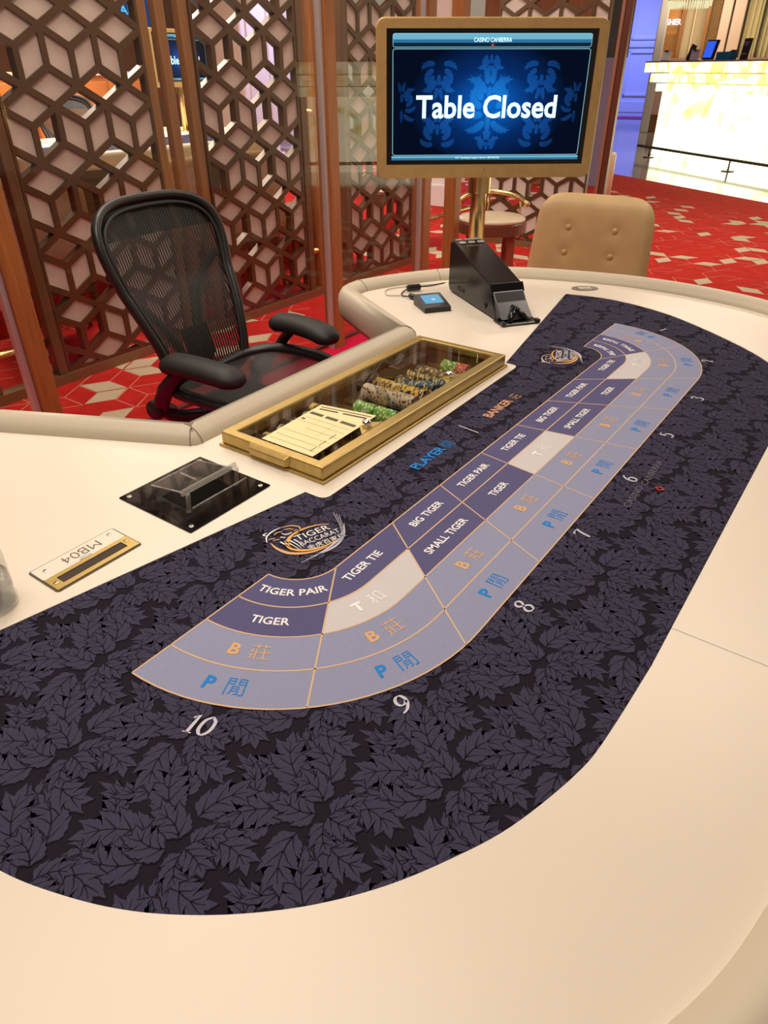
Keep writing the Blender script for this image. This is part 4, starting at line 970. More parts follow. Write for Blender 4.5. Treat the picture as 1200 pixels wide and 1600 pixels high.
# timber slats and posts of the lattice wall
def post(name, x, y, w, d, m_, label, h=3.0, cat='post', group=None):
    o = MB().box((0, 0, h / 2), (w, d, h)).obj(name, m_, None, bevel=0.003, seg=1); o.location = (x, y, 0); return tag(o, label, cat, group)
post('timber_upright', 1.516, YL + 0.01, 0.058, 0.05, wood_slat, 'upright timber slat touching the left lattice screen', cat='slat', group='three timber slats')
post('timber_upright', 1.628, YL + 0.01, 0.058, 0.05, wood_slat, 'middle one of the three upright timber slats', cat='slat', group='three timber slats')
post('timber_upright', 1.776, YL + 0.01, 0.058, 0.05, wood_slat, 'upright timber slat touching the middle lattice screen', cat='slat', group='three timber slats')
post('lattice_post', 0.656, YL, 0.052, 0.06, wood_dark, 'dark timber post at the left end of the left lattice screen')
post('lattice_post', 0.30, YL, 0.052, 0.06, wood_dark, 'dark timber post at the far left edge of the picture')
post('lattice_post', 2.645, YL, 0.052, 0.06, wood_dark, 'dark timber post at the right end of the middle lattice screen')
post('lattice_post', 2.775, YL, 0.075, 0.07, wood_post, 'reddish timber post just right of the middle lattice screen')
post('lattice_post', 3.065, YL, 0.055, 0.07, wood_dark, 'dark timber post at the left end of the lattice screen beside the monitor')
post('lattice_post', 3.935, YL, 0.07, 0.07, wood_slat, 'timber post behind the upper left corner of the monitor')
post('corner_post', 5.06, 1.665, 0.05, 0.075, mat('mahogany', (0.115, 0.032, 0.018, 1), 0.35, var=0.12, vscale=10, stretch=(6, 6, 0.3)), 'tall dark mahogany post right of the monitor')
MB().box((-0.028, 0.026, 1.5), (0.006, 0.024, 2.98)).obj('edge_strip', mat('rosewood_light', (0.30, 0.13, 0.08, 1), 0.4), bpy.data.objects['corner_post'])
tag(MB().box((2.05, YL, 0.025), (3.75, 0.075, 0.05)).obj('lattice_sill', mat('sill_bronze', (0.20, 0.12, 0.055, 1), 0.4, metal=0.3)), 'long low bronze sill under the left lattice screens', 'sill')
tag(MB().box((5.06, 2.25, 0.025), (0.075, 1.26, 0.05)).obj('lattice_sill', MATS['sill_bronze']), 'short low sill under the lattice screen behind the stool', 'sill')
for (x0, x1, zr, lab) in ((0.10, 0.64, 0.225, 'lowest brass spacer rod beside the left lattice screen'), (0.10, 0.64, 1.10, 'upper brass spacer rod beside the left lattice screen'), (2.66, 3.05, 0.30, 'lowest brass spacer rod right of the middle lattice screen'), (2.66, 3.05, 1.15, 'upper brass spacer rod right of the middle lattice screen'), (3.96, 4.9, 0.30, 'brass spacer rod between the two posts under the monitor')):
    tag(MB().tube([(x0, YL, zr), (x1, YL, zr)], 0.017, 12).obj('spacer_rod', brass_pole, smooth=True), lab, 'rod', 'brass spacer rods')
# glass partition in front of the lattice
YG = 2.0
def gpane(n, x0, x1):
    o = MB().box(((x0 + x1) / 2, YG, 1.51), (x1 - x0, 0.010, 2.98)).obj('window_%d' % n, wall_glass); o['kind'] = 'structure'; return o
gpane(1, -1.75, 0.062); gpane(2, 0.082, 1.852); gpane(3, 1.872, 2.752)
for x, w, lab in ((0.072, 1, 'reddish timber glazing post at the far left by the table rail'), (1.862, 1, 'reddish timber glazing post between the mesh chair and the monitor'), (2.762, 1, 'reddish timber glazing post seen just under the lower left of the monitor'), (3.236, -1, 'reddish timber glazing post left of the round stool')):
    r = tag(empty('glazing_post', (x, YG, 0)), lab, 'post', 'glazing posts')
    MB().box((w * 0.050, 0, 1.5), (0.076, 0.085, 3.0)).obj('timber', wood_post, r, bevel=0.003, seg=1)
    MB().box((0.0, -0.012, 1.5), (0.020, 0.03, 3.0)).obj('glazing_strip', alu, r)
# ================================================================== MESH OFFICE CHAIR
def mesh_weave(name, pu, pv, du, dv, col=(0.012, 0.012, 0.013, 1)):
    m = bpy.data.materials.new(name); m.use_nodes = True; nt = m.node_tree; b = nt.nodes['Principled BSDF']; out = nt.nodes['Material Output']
    b.inputs['Base Color'].default_value = col; b.inputs['Roughness'].default_value = 0.5
    uv = nt.nodes.new('ShaderNodeTexCoord'); sp = nt.nodes.new('ShaderNodeSeparateXYZ'); nt.links.new(uv.outputs['UV'], sp.inputs[0])
    def fr(sock, p, d):
        a = nt.nodes.new('ShaderNodeMath'); a.operation = 'DIVIDE'; a.inputs[1].default_value = p; nt.links.new(sock, a.inputs[0])
        f = nt.nodes.new('ShaderNodeMath'); f.operation = 'FRACT'; nt.links.new(a.outputs[0], f.inputs[0])
        g = nt.nodes.new('ShaderNodeMath'); g.operation = 'GREATER_THAN'; g.inputs[1].default_value = d; nt.links.new(f.outputs[0], g.inputs[0]); return g
    a, c = fr(sp.outputs['X'], pu, du), fr(sp.outputs['Y'], pv, dv)
    mu = nt.nodes.new('ShaderNodeMath'); mu.operation = 'MULTIPLY'; nt.links.new(a.outputs[0], mu.inputs[0]); nt.links.new(c.outputs[0], mu.inputs[1])
    t = nt.nodes.new('ShaderNodeBsdfTransparent'); mx = nt.nodes.new('ShaderNodeMixShader')
    nt.links.new(mu.outputs[0], mx.inputs[0]); nt.links.new(b.outputs[0], mx.inputs[1]); nt.links.new(t.outputs[0], mx.inputs[2]); nt.links.new(mx.outputs[0], out.inputs[0])
    return m
weave_back = mesh_weave('pellicle_back', 0.0110, 0.0048, 0.75, 0.12)
weave_seat = mesh_weave('pellicle_seat', 0.0090, 0.0075, 0.25, 0.78)
def mesh_chair(loc, rz, label):
    r = tag(empty('mesh_office_chair', loc, rz), label, 'chair')
    half = [(0.0, 0.0), (0.10, 0.002), (0.158, 0.022), (0.178, 0.08), (0.194, 0.16), (0.215, 0.25), (0.233, 0.34), (0.248, 0.42), (0.250, 0.48), (0.233, 0.535), (0.186, 0.572), (0.11, 0.590), (0.0, 0.594)]
    def B3(x, t):
        return Vector((x, 0.215 + 0.36 * t - 0.022 * math.sin(min(1, t / 0.34) * math.pi) - 0.55 * x * x * (0.4 + t), 0.455 + t * 0.965))
    H = catmull(half, 5); ring = H + [(-x, t) for x, t in reversed(H[1:-1])]
    bf = MB().tube([B3(x, t) for x, t in ring], 0.0185, 10, closed=True, flat=0.8).obj('back_frame', black_satin, r, smooth=True)
    MB().tube([B3(x * 0.915, 0.297 + (t - 0.297) * 0.925) + Vector((0, -0.010, 0)) for x, t in ring], 0.0065, 6, closed=True).obj('inner_bead', black_soft, bf, smooth=True)
    def hw(t):
        for i in range(len(H) - 1):
            if H[i][1] <= t <= H[i + 1][1]: k = (t - H[i][1]) / max(1e-6, H[i + 1][1] - H[i][1]); return H[i][0] + (H[i + 1][0] - H[i][0]) * k
        return 0.0
    nt_, nx = 30, 14; vs, uv, fs = [], [], []
    for a in range(nt_ + 1):
        t = 0.012 + 0.57 * a / nt_
        for b in range(nx + 1):
            x = hw(t) * (2 * b / nx - 1); vs.append(B3(x, t) + Vector((0, 0.0, 0))); uv.append((x + 5, t))
    for a in range(nt_):
        for b in range(nx): i = a * (nx + 1) + b; fs.append((i, i + 1, i + nx + 2, i + nx + 1))
    obj('back_mesh', vs, fs, weave_back, r, smooth=True, uv=uv)
    # upper band of denser weave
    vs, uv, fs = [], [], []
    for a in range(7):
        t = 0.485 + 0.098 * a / 6
        for b in range(nx + 1): x = hw(t) * (2 * b / nx - 1); vs.append(B3(x, t) + Vector((0, 0.004, 0))); uv.append((x + 5, t))
    for a in range(6):
        for b in range(nx): i = a * (nx + 1) + b; fs.append((i, i + 1, i + nx + 2, i + nx + 1))
    obj('dense_band', vs, fs, mesh_weave('pellicle_dense', 0.0098, 0.0036, 0.86, 0.5), r, smooth=True, uv=uv)
    # lumbar support: Y of two arms and a pad behind the mesh
    for s in (-1, 1):
        MB().tube(catmull([(s * 0.045, 0.275, 0.50), (s * 0.075, 0.335, 0.62), (s * 0.145, 0.385, 0.73), (s * 0.235, 0.370, 0.83)], 6), [0.024] * 6 + [0.021] * 6 + [0.016] * 7, 8, flat=0.5).obj('back_yoke', black_satin, r, smooth=True)
        MB().box((s * 0.034, 0.262, 0.575), (0.050, 0.016, 0.115), Matrix.Rotation(-0.25, 3, 'X')).obj('lumbar_pad', black_satin, r, bevel=0.007, seg=3)
    MB().box((0, 0.285, 0.50), (0.13, 0.05, 0.10)).obj('yoke_block', black_satin, r, bevel=0.012, seg=3)
    # seat
    so = []
    for k in range(48):
        a = 2 * math.pi * k / 48; c, s = math.cos(a), math.sin(a)
        x = 0.262 * math.copysign(abs(c) ** 0.62, c); y = -0.005 + 0.235 * math.copysign(abs(s) ** 0.72, s)
        so.append((x, y))
    def S3(x, y): return Vector((x, y, 0.492 + 0.10 * x * x * 2.2 - (0.9 * max(0, -y - 0.12) ** 1.55) - 0.012 * math.cos(x * 6)))
    MB().tube([S3(x, y) for x, y in so], 0.025, 10, closed=True, flat=0.75).obj('seat_frame', black_satin, r, smooth=True)
    vs, uv, fs = [], [], []
    for i in range(7):
        for (x, y) in so: k = i / 6; vs.append(S3(x * k, -0.005 + (y + 0.005) * k) - Vector((0, 0, 0.010 * (1 - k * k)))); uv.append((x * k + 5, y * k + 5))
    n = len(so)
    for i in range(6):
        for k in range(n): fs.append((i * n + k, i * n + (k + 1) % n, (i + 1) * n + (k + 1) % n, (i + 1) * n + k))
    obj('seat_mesh', vs, fs, weave_seat, r, smooth=True, uv=uv)
    # arms
    for s in (-1, 1):
        pp = catmull([(s * 0.250, 0.135, 0.598), (s * 0.254, 0.060, 0.608), (s * 0.246, -0.060, 0.606), (s * 0.228, -0.165, 0.592)], 6)
        N_ = len(pp); rad = [0.054 * (min(1, (i + 0.6) / 3.5) ** 0.5) * (min(1, (N_ - 1 - i + 0.6) / 3.5) ** 0.5) for i in range(N_)]
        MB().tube(pp, rad, 14, flat=0.60, up=(0, 0, 1)).obj('arm_pad', black_soft, r, smooth=True)
        MB().tube(catmull([(s * 0.205, 0.225, 0.405), (s * 0.262, 0.190, 0.44), (s * 0.280, 0.125, 0.520), (s * 0.266, 0.055, 0.588)], 6), [0.030] * 5 + [0.026] * 7 + [0.03] * 7, 10, flat=0.6).obj('arm_support', black_satin, r, smooth=True)
        MB().lathe([(0.030, -0.022), (0.034, -0.012), (0.034, 0.012), (0.030, 0.022)], 18).xf(Matrix.Translation((s * 0.262, 0.215, 0.425)) @ Matrix.Rotation(math.radians(90), 4, 'Y')).obj('arm_pivot', black_satin, r, smooth=True)
    # tilt mechanism, column, base
    MB().box((0, 0.03, 0.375), (0.20, 0.26, 0.085), taper=1.25).obj('tilt_mechanism', black_satin, r, bevel=0.02, seg=3)
    for s in (-1, 1):
        MB().tube(catmull([(s * 0.09, 0.13, 0.37), (s * 0.20, 0.20, 0.38), (s * 0.245, 0.235, 0.43)], 5), 0.024, 8).obj('side_link', black_satin, r, smooth=True)
        MB().tube([(s * 0.10, 0.05, 0.36), (s * 0.22, 0.06, 0.355), (s * 0.27, 0.05, 0.355)], [0.006, 0.006, 0.014], 8).obj('lever', black_satin, r, smooth=True)
    MB().lathe([(0.032, 0.09), (0.032, 0.20), (0.022, 0.21), (0.022, 0.36)], 16).obj('gas_column', black_satin, r, smooth=False)
    MB().lathe([(0.05, 0.075), (0.055, 0.10), (0.045, 0.125)], 16).obj('hub', black_satin, r)
    for k in range(5):
        a = math.radians(90 + 72 * k + 20); d = Vector((math.cos(a), math.sin(a), 0))
        lg = MB().tube([d * 0.04 + Vector((0, 0, 0.105)), d * 0.17 + Vector((0, 0, 0.098)), d * 0.30 + Vector((0, 0, 0.078))], [0.028, 0.022, 0.016], 8, flat=0.8).obj('base_leg', black_satin, r, smooth=True)
        n_ = Vector((-d.y, d.x, 0))
        for q in (-1, 1):
            c = d * 0.31 + n_ * 0.013 * q; rot = Vector((0, 0, 1)).rotation_difference(n_).to_matrix().to_4x4()
            MB().lathe([(0.024, -0.009), (0.028, -0.005), (0.028, 0.005), (0.024, 0.009)], 16).xf(Matrix.Translation((c.x, c.y, 0.0285)) @ rot).obj('caster_wheel', black_satin, lg)
        MB().tube([(d * 0.305 + Vector((0, 0, 0.03))), (d * 0.305 + Vector((0, 0, 0.075)))], 0.008, 6).obj('caster_stem', black_satin, lg)
    return r
chair = mesh_chair((0.415, 1.115, 0), math.radians(2), 'black mesh office chair with arms standing behind the chip tray')

# ================================================================== TUFTED TAN CHAIR
weave_tan = bpy.data.materials.new('woven_tan_back'); weave_tan.use_nodes = True
nt = weave_tan.node_tree; b_ = nt.nodes['Principled BSDF']; b_.inputs['Roughness'].default_value = 0.7
tc = nt.nodes.new('ShaderNodeTexCoord'); mp = nt.nodes.new('ShaderNodeMapping'); mp.inputs['Rotation'].default_value = (0, math.radians(90), 0); mp.inputs['Scale'].default_value = (1, 1, 1)
bk = nt.nodes.new('ShaderNodeTexBrick'); bk.inputs['Scale'].default_value = 52; bk.inputs['Mortar Size'].default_value = 0.03; bk.inputs['Brick Width'].default_value = 0.7; bk.inputs['Row Height'].default_value = 0.42
bk.inputs['Color1'].default_value = (0.86, 0.66, 0.50, 1); bk.inputs['Color2'].default_value = (0.82, 0.62, 0.46, 1); bk.inputs['Mortar'].default_value = (0.30, 0.15, 0.09, 1)
sp = nt.nodes.new('ShaderNodeSeparateXYZ'); cmb = nt.nodes.new('ShaderNodeCombineXYZ'); nt.links.new(tc.outputs['Object'], sp.inputs[0]); nt.links.new(sp.outputs['X'], cmb.inputs['X']); nt.links.new(sp.outputs['Z'], cmb.inputs['Y'])
nt.links.new(cmb.outputs[0], bk.inputs['Vector']); nt.links.new(bk.outputs['Color'], b_.inputs['Base Color'])
tan_leg = mat('chair_leg_wood', (0.16, 0.07, 0.03, 1), 0.4)
def tufted_chair(loc, rz, label, group=None):
    r = tag(empty('tufted_chair', loc, rz), label, 'chair', group)
    # backrest: soft slab, wider at the bottom, rounded top corners, pulled in at four buttons
    nx, nz = 28, 30; zb, zt = 0.40, 0.935; vs, fs = [], []
    btn = [(-0.100, 0.805), (0.100, 0.805), (-0.100, 0.705), (0.100, 0.705)]
    def side(front):
        out = []
        for j in range(nz + 1):
            v = j / nz; z = zb + (zt - zb) * v
            for i in range(nx + 1):
                u = 2 * i / nx - 1; w = 0.274 - 0.028 * v
                # rounded corners
                a, b = u, 2 * v - 1
                rx = 1 - 0.10 * max(0, b) ** 8; rzc = 1 - 0.055 * abs(a) ** 7
                x = w * a * rx; zz = zb + (zt - zb) * (v if v < 0.5 else 0.5 + (v - 0.5) * (1 - 0.11 * abs(a) ** 7))
                e_ = (1 - abs(a) ** 9) ** 0.5 * (1 - abs(b) ** 11) ** 0.5 if abs(a) < 1 and abs(b) < 1 else 0.0
                th = 0.040 * e_
                if front:
                    for (bx, bz) in btn:
                        d2 = ((x - bx) ** 2 + (zz - bz) ** 2); th -= 0.011 * math.exp(-d2 / 0.00035)
                yy = (-th if front else th * 0.8) + 0.22 + 0.16 * (zz - zb) - 0.25 * x * x
                out.append(Vector((x, yy, zz)))
        return out
    F_, K_ = side(True), side(False); n = len(F_); vs = F_ + K_
    for j in range(nz):
        for i in range(nx):
            a = j * (nx + 1) + i; fs.append((a, a + 1, a + nx + 2, a + nx + 1)); fs.append((n + a, n + a + nx + 1, n + a + nx + 2, n + a + 1))
    back = MB().add(vs, fs).obj('backrest', tan_lea, r, smooth=True)
    for (bx, bz) in btn:
        MB().lathe([(0.0135, 0), (0.0125, 0.005), (0.008, 0.0085), (0.002, 0.0095)], 14).xf(Matrix.Translation((bx, 0.22 + 0.16 * (bz - zb) - 0.25 * bx * bx - 0.0315, bz)) @ Matrix.Rotation(math.radians(90), 4, 'X')).obj('button', tan_lea, back, smooth=True)
    wb = []
    for j in range(9):
        for i in range(9):
            x = (i / 8 - 0.5) * 0.44; z = 0.44 + 0.44 * j / 8; wb.append((x, 0.22 + 0.16 * (z - zb) - 0.25 * x * x + 0.0345, z))
    obj('woven_back', wb, [(j * 9 + i, j * 9 + i + 1, (j + 1) * 9 + i + 1, (j + 1) * 9 + i) for j in range(8) for i in range(8)], weave_tan, r)
    MB().prism(rrect(0.50, 0.48, 0.07, 5, 0, -0.005), 0.36, 0.46).obj('seat', tan_lea, r, bevel=0.03, seg=3, smooth=True)
    MB().prism(rrect(0.47, 0.45, 0.05, 4, 0, -0.005), 0.32, 0.359).obj('seat_rail', tan_leg, r)
    for sx in (-1, 1):
        for sy in (-1, 1): MB().tube([(sx * 0.20, sy * 0.19, 0.33), (sx * 0.225, sy * 0.215, 0.0)], [0.022, 0.014], 8).obj('leg', tan_leg, r)
    return r
tufted_chair((1.66, 0.535, 0), math.radians(-90 + 6), 'tan leather chair with four buttons on its back at the far end of the table')

# ================================================================== ROUND STOOL WITH A GOLD RAIL
cream_seat = mat('cream_vinyl', (0.68, 0.56, 0.40, 1), 0.35, spec=0.5)
stool_wood = mat('stool_timber', (0.30, 0.075, 0.035, 1), 0.4, var=0.1, vscale=10)
stool_rim = mat('stool_rim_walnut', (0.16, 0.055, 0.028, 1), 0.35)
def rail_stool(loc, rz, label, sc=1.0):
    r = tag(empty('rail_stool', loc, rz), label, 'stool', 'round stools with gold rails'); r.scale = (sc,) * 3
    MB().lathe([(0.235, 0.40), (0.243, 0.402), (0.243, 0.470), (0.235, 0.478)], 40).obj('seat_rim', stool_rim, r, smooth=False)
    MB().lathe([(0.238, 0.4785), (0.240, 0.490), (0.225, 0.500), (0.12, 0.504), (0.01, 0.505)], 40).obj('seat_cushion', cream_seat, r, smooth=True)
    for a in (40, 140, 220, 320):
        c = Vector((math.cos(math.radians(a)), math.sin(math.radians(a)), 0)) * 0.175
        MB().box((c.x, c.y, 0.20), (0.052, 0.052, 0.40)).obj('leg', stool_wood, r, bevel=0.004, seg=1)
    arc = [(0.255 * math.cos(math.radians(t)), 0.255 * math.sin(math.radians(t)), 0.625 - 0.055 * (abs(t - 90) / 78) ** 2) for t in range(12, 169, 6)]
    rl = MB().tube(arc, 0.017, 10).obj('back_rail', brass_pole, r, smooth=True)
    for p in (arc[0], arc[-1]): MB().lathe([(0.004, -0.022), (0.019, -0.014), (0.022, 0), (0.019, 0.014), (0.004, 0.022)], 14, p).obj('rail_end', brass_pole, rl, smooth=True)
    for t in (30, 90, 150): MB().tube([(0.247 * math.cos(math.radians(t)), 0.247 * math.sin(math.radians(t)), 0.46), (0.253 * math.cos(math.radians(t)), 0.253 * math.sin(math.radians(t)), 0.60)], 0.008, 8).obj('rail_upright', brass_pole, r, smooth=True)
    return r
rail_stool((3.58, 1.90, 0), math.radians(-55), 'round cream stool with a curved gold rail under the monitor')
rail_stool((4.35, 3.35, 0), math.radians(-55), 'round cream stool glimpsed between two timber posts left of the monitor pole')
# ================================================================== SECOND GAMING TABLE beyond the lattice
DX, DY = 2.45, 4.40
SK = ('lettering', 'seat_number', 'gold_line', 'bet_box', 'logo_ring', 'logo_crescent', 'logo_whisker', 'logo_head_stroke', 'logo_swoosh', 'print_tick', 'red_diamond', 'added_glow_strip', 'damask_print', 'joint_line')
t2_ = copy_tree(table, None, SK); t2_.location = (DX, DY, 0.16); tag(t2_, 'second cream gaming table glimpsed through the lattice screens', 'table')
m2_ = copy_tree(mon, None, ('status_light', 'screen_damask')); m2_.location = (3.52, 4.96, ZT + 0.16); m2_.rotation_euler = (0, 0, math.radians(4)); tag(m2_, 'gold framed monitor glimpsed between the timber slats behind the lattice', 'monitor')
c2_ = copy_tree(chair); c2_.location = (2.90, 5.58, 0.16); c2_.rotation_euler = (0, 0, math.radians(-14)); tag(c2_, 'grey mesh office chair glimpsed through holes of the left lattice screen', 'chair')
for i, (x, y, a, lab) in enumerate(((1.02, 3.40, 160, 'tan chair with woven back behind the lowest holes of the left lattice screen'), (1.80, 3.42, 192, 'tan chair with woven back behind the three timber slats'), (2.55, 3.40, 168, 'tan chair with woven back behind the middle lattice screen'), (3.30, 3.44, 196, 'tan chair with woven back behind the right part of the middle lattice screen'))):
    tufted_chair((x, y, 0), math.radians(a), lab, 'tan chairs with woven backs')
# timber console and columns at the back of the hall
con_m = mat('amber_timber', (0.52, 0.20, 0.045, 1), 0.45, var=0.12, vscale=6)
cab = tag(empty('timber_console', (4.2, 8.75, 0)), 'amber timber console glimpsed through the left lattice screen', 'console')
MB().box((0, 0, 0.66), (3.4, 0.5, 1.32)).obj('body', con_m, cab); MB().box((0, 0, 1.34), (3.5, 0.56, 0.04)).obj('worktop', cream_top, cab)
for k in range(6): MB().box((-1.4 + k * 0.56, -0.262, 0.66), (0.5, 0.02, 1.18)).obj('door', con_m, cab, bevel=0.006, seg=1)
white_col = mat('white_painted_column', (0.72, 0.70, 0.72, 1), 0.5)
def hall_column(x, y, lab, w=0.6):
    c = tag(empty('hall_column', (x, y, 0)), lab, 'column', 'white columns of the hall'); MB().box((0, 0, 1.8), (w, w, 3.6)).obj('shaft', white_col, c, bevel=0.02, seg=1); MB().box((0, 0, 0.12), (w + 0.1, w + 0.1, 0.24)).obj('plinth', white_col, c, bevel=0.01, seg=1)
    for s in (-1, 1):
        MB().box((s * w * 0.31, -w / 2 - 0.012, 1.9), (0.03, 0.024, 2.8)).obj('moulding', white_col, c)
    return c
hall_column(7.9, 8.6, 'white hall column seen through the top of the middle lattice screen', 0.7)
hall_column(6.58, 4.14, 'slim white column standing behind the top edge of the monitor', 0.19)
hall_column(9.1, 8.8, 'white hall column seen at the right edge of the middle lattice screen', 0.42)
# hanging blue sign
sg = tag(empty('hanging_sign', (4.85, 7.2, 1.86), math.radians(-40)), 'blue lit hanging sign reading TABLE behind the top of the middle lattice', 'sign')
MB().box((0, 0, 0.12), (0.62, 0.05, 0.40)).obj('panel', emis('sign_deep_blue', (0.01, 0.05, 0.16, 1), 1.0), sg)
text('lettering', 'TABLE', 0.085, lambda x, y: (x, -0.027, 0.075 + y), emis('sign_cyan', (0.10, 0.50, 0.9, 1), 1.3), sg, 0.02)
MB().box((0, 0, 1.03), (0.02, 0.02, 1.42)).obj('hanger', black_satin, sg)
# brown timber panelling and dark screen behind the monitor
tp = tag(empty('timber_partition', (8.82, 4.08, 0), math.radians(-65.2)), 'broad brown timber panelling behind the top of the monitor', 'partition')
for k in range(5): MB().box((-0.60 + k * 0.30, 0, 1.7), (0.296, 0.06, 3.4)).obj('board', mat('panelling_brown', (0.30, 0.145, 0.06, 1), 0.5, var=0.12, vscale=8, stretch=(5, 5, 0.4)), tp, bevel=0.004, seg=1)
dk = tag(empty('display_plinth', (9.19, 3.20, 0), math.radians(-68)), 'tall dark speckled panel on a violet plinth left of the mahogany post', 'display panel')
MB().box((0, 0, 2.06), (0.30, 0.05, 1.12)).obj('panel', mat('speckled_black', (0.035, 0.032, 0.035, 1), 0.4, var=0.6, vscale=90), dk); MB().box((-0.03, 0, 0.75), (0.24, 0.12, 1.50)).obj('plinth', mat('violet_grey', (0.22, 0.19, 0.32, 1), 0.6), dk)

cp_ = tag(empty('cream_bollard', (6.43, 2.07, 0)), 'short cream post just right of the foot of the mahogany post', 'post')
MB().lathe([(0.028, 0.012), (0.028, 0.655), (0.022, 0.68), (0.006, 0.687)], 16).obj('shaft', cream_seat, cp_, smooth=True); MB().lathe([(0.07, 0.0), (0.07, 0.01), (0.03, 0.013)], 16).obj('foot', cream_seat, cp_)

# ================================================================== ONYX CASHIER COUNTER
ony = bpy.data.materials.new('backlit_onyx'); ony.use_nodes = True; nt = ony.node_tree; b_ = nt.nodes['Principled BSDF']
tc = nt.nodes.new('ShaderNodeTexCoord'); n1 = nt.nodes.new('ShaderNodeTexNoise'); n1.inputs['Scale'].default_value = 1.6; n1.inputs['Detail'].default_value = 5; n1.inputs['Distortion'].default_value = 1.2
rp = nt.nodes.new('ShaderNodeValToRGB'); rp.color_ramp.elements[0].position = 0.27; rp.color_ramp.elements[0].color = (0.55, 0.42, 0.08, 1); rp.color_ramp.elements[1].position = 0.47; rp.color_ramp.elements[1].color = (1.25, 1.22, 0.82, 1)
x_ = rp.color_ramp.elements.new(0.37); x_.color = (0.95, 0.86, 0.28, 1)
nt.links.new(tc.outputs['Object'], n1.inputs['Vector']); nt.links.new(n1.outputs['Fac'], rp.inputs[0]); nt.links.new(rp.outputs[0], b_.inputs['Emission Color']); b_.inputs['Emission Strength'].default_value = 2.6
b_.inputs['Base Color'].default_value = (0.5, 0.45, 0.25, 1); b_.inputs['Roughness'].default_value = 0.25
ony2 = ony.copy(); ony2.name = 'backlit_onyx_slab'; q_ = ony2.node_tree.nodes
q_['Principled BSDF'].inputs['Emission Strength'].default_value = 1.7
for n_ in q_:
    if n_.type == 'TEX_NOISE': n_.inputs['Scale'].default_value = 3.4
    if n_.type == 'VALTORGB': n_.color_ramp.elements[2].position = 0.56; n_.color_ramp.elements[1].position = 0.43; n_.color_ramp.elements[1].color = (0.80, 0.76, 0.22, 1)
ct = tag(empty('onyx_counter', (13.52, 3.53, 0), math.radians(-128.5)), 'glowing backlit onyx counter with a stepped top across the aisle', 'counter')
LEN = 9.0
for k in range(5):
    w = (LEN + 0.34) / 5; MB().box((-0.46 + w * (k + 0.5), 0.42, 0.52), (w - 0.008, 0.84, 1.02)).obj('onyx_panel', ony, ct)
for z0, z1, x0, f in ((1.035, 1.155, -0.54, -0.10), (1.175, 1.305, -0.63, -0.19), (1.325, 1.47, -0.72, -0.28)):
    for k in range(5):
        w = (LEN - x0) / 5; MB().box((x0 + w * (k + 0.5), (f + 0.9) / 2, (z0 + z1) / 2), (w - 0.006, 0.9 - f, z1 - z0)).obj('onyx_slab', ony2, ct)
gap_m = mat('onyx_shadow_gap', (0.30, 0.24, 0.06, 1), 0.6)
for z in (1.0325, 1.165, 1.315): MB().box((LEN / 2 - 0.22, 0.46, z), (LEN + 0.38, 0.84, 0.03 if z > 1.1 else 0.004)).obj('shadow_gap', gap_m, ct)
MB().box((LEN / 2 - 0.36, 0.32, 1.482), (LEN + 0.72, 1.2, 0.022)).obj('counter_top', mat('counter_stone', (0.36, 0.32, 0.28, 1), 0.3), ct)
rm = mat('dark_bronze_rail', (0.05, 0.035, 0.02, 1), 0.35, metal=0.8)
fr_ = MB().tube([(-0.45, -0.32, 0.165), (LEN, -0.32, 0.165)], 0.024, 10).obj('foot_rail', rm, ct, smooth=True)
for x in (-0.06, 2.1, 4.3, 6.4, 8.6):
    MB().tube([(x, -0.32, 0.0), (x, -0.32, 0.165)], 0.014, 8).obj('rail_post', rm, fr_, smooth=True); MB().lathe([(0.10, 0.0005), (0.10, 0.012), (0.03, 0.02)], 16, (x, -0.32, 0)).obj('post_base', rm, fr_)
def onct(name, x, y, lab, cat, rz=0.0):
    M_ = Matrix.Rotation(math.radians(-128.5), 4, 'Z'); p = M_ @ Vector((x, y, 0)); return tag(empty(name, (13.52 + p.x, 3.53 + p.y, 1.4935), math.radians(-128.5) + rz), lab, cat)
wcard = mat('card_white', (0.78, 0.76, 0.80, 1), 0.5)
for x, lab in ((-0.90, 'white card holder nearest the left end of the onyx counter'), (-0.08, 'white card holder in the middle of the onyx counter by the tablet')):
    o = onct('card_holder', x, 0.25, lab, 'card holder', math.radians(25))
    MB().box((0, 0, 0.085), (0.15, 0.012, 0.17), Matrix.Rotation(-0.2, 3, 'X')).obj('card', wcard, o); MB().box((0, -0.022, 0.155), (0.06, 0.012, 0.03)).obj('black_badge', black_satin, o); MB().box((0.0, 0.0, 0.006), (0.16, 0.09, 0.012)).obj('foot', black_satin, o)
o = onct('desk_terminal', -0.46, 0.45, 'dark slanted desk terminal between the two card holders', 'terminal', 0.3)
MB().box((0, 0, 0.13), (0.10, 0.03, 0.25), Matrix.Rotation(0.35, 3, 'Y')).obj('screen', mat('terminal_brown', (0.05, 0.035, 0.035, 1), 0.4), o, bevel=0.005); MB().lathe([(0.07, 0.0), (0.07, 0.02), (0.02, 0.03), (0.02, 0.05)], 14).obj('foot', black_satin, o)
o = onct('lit_tablet', 0.32, 0.25, 'blue lit tablet on an angled stand on the onyx counter', 'tablet', 0.25)
MB().box((0, 0, 0.155), (0.24, 0.02, 0.29), Matrix.Rotation(-0.28, 3, 'X')).obj('case', black_satin, o, bevel=0.006); MB().box((-0.02, -0.0135, 0.16), (0.17, 0.004, 0.24), Matrix.Rotation(-0.28, 3, 'X')).obj('screen', emis('tablet_blue', (0.03, 0.10, 0.75, 1), 1.2), o); MB().box((0, 0.06, 0.006), (0.2, 0.16, 0.012)).obj('foot', black_satin, o)
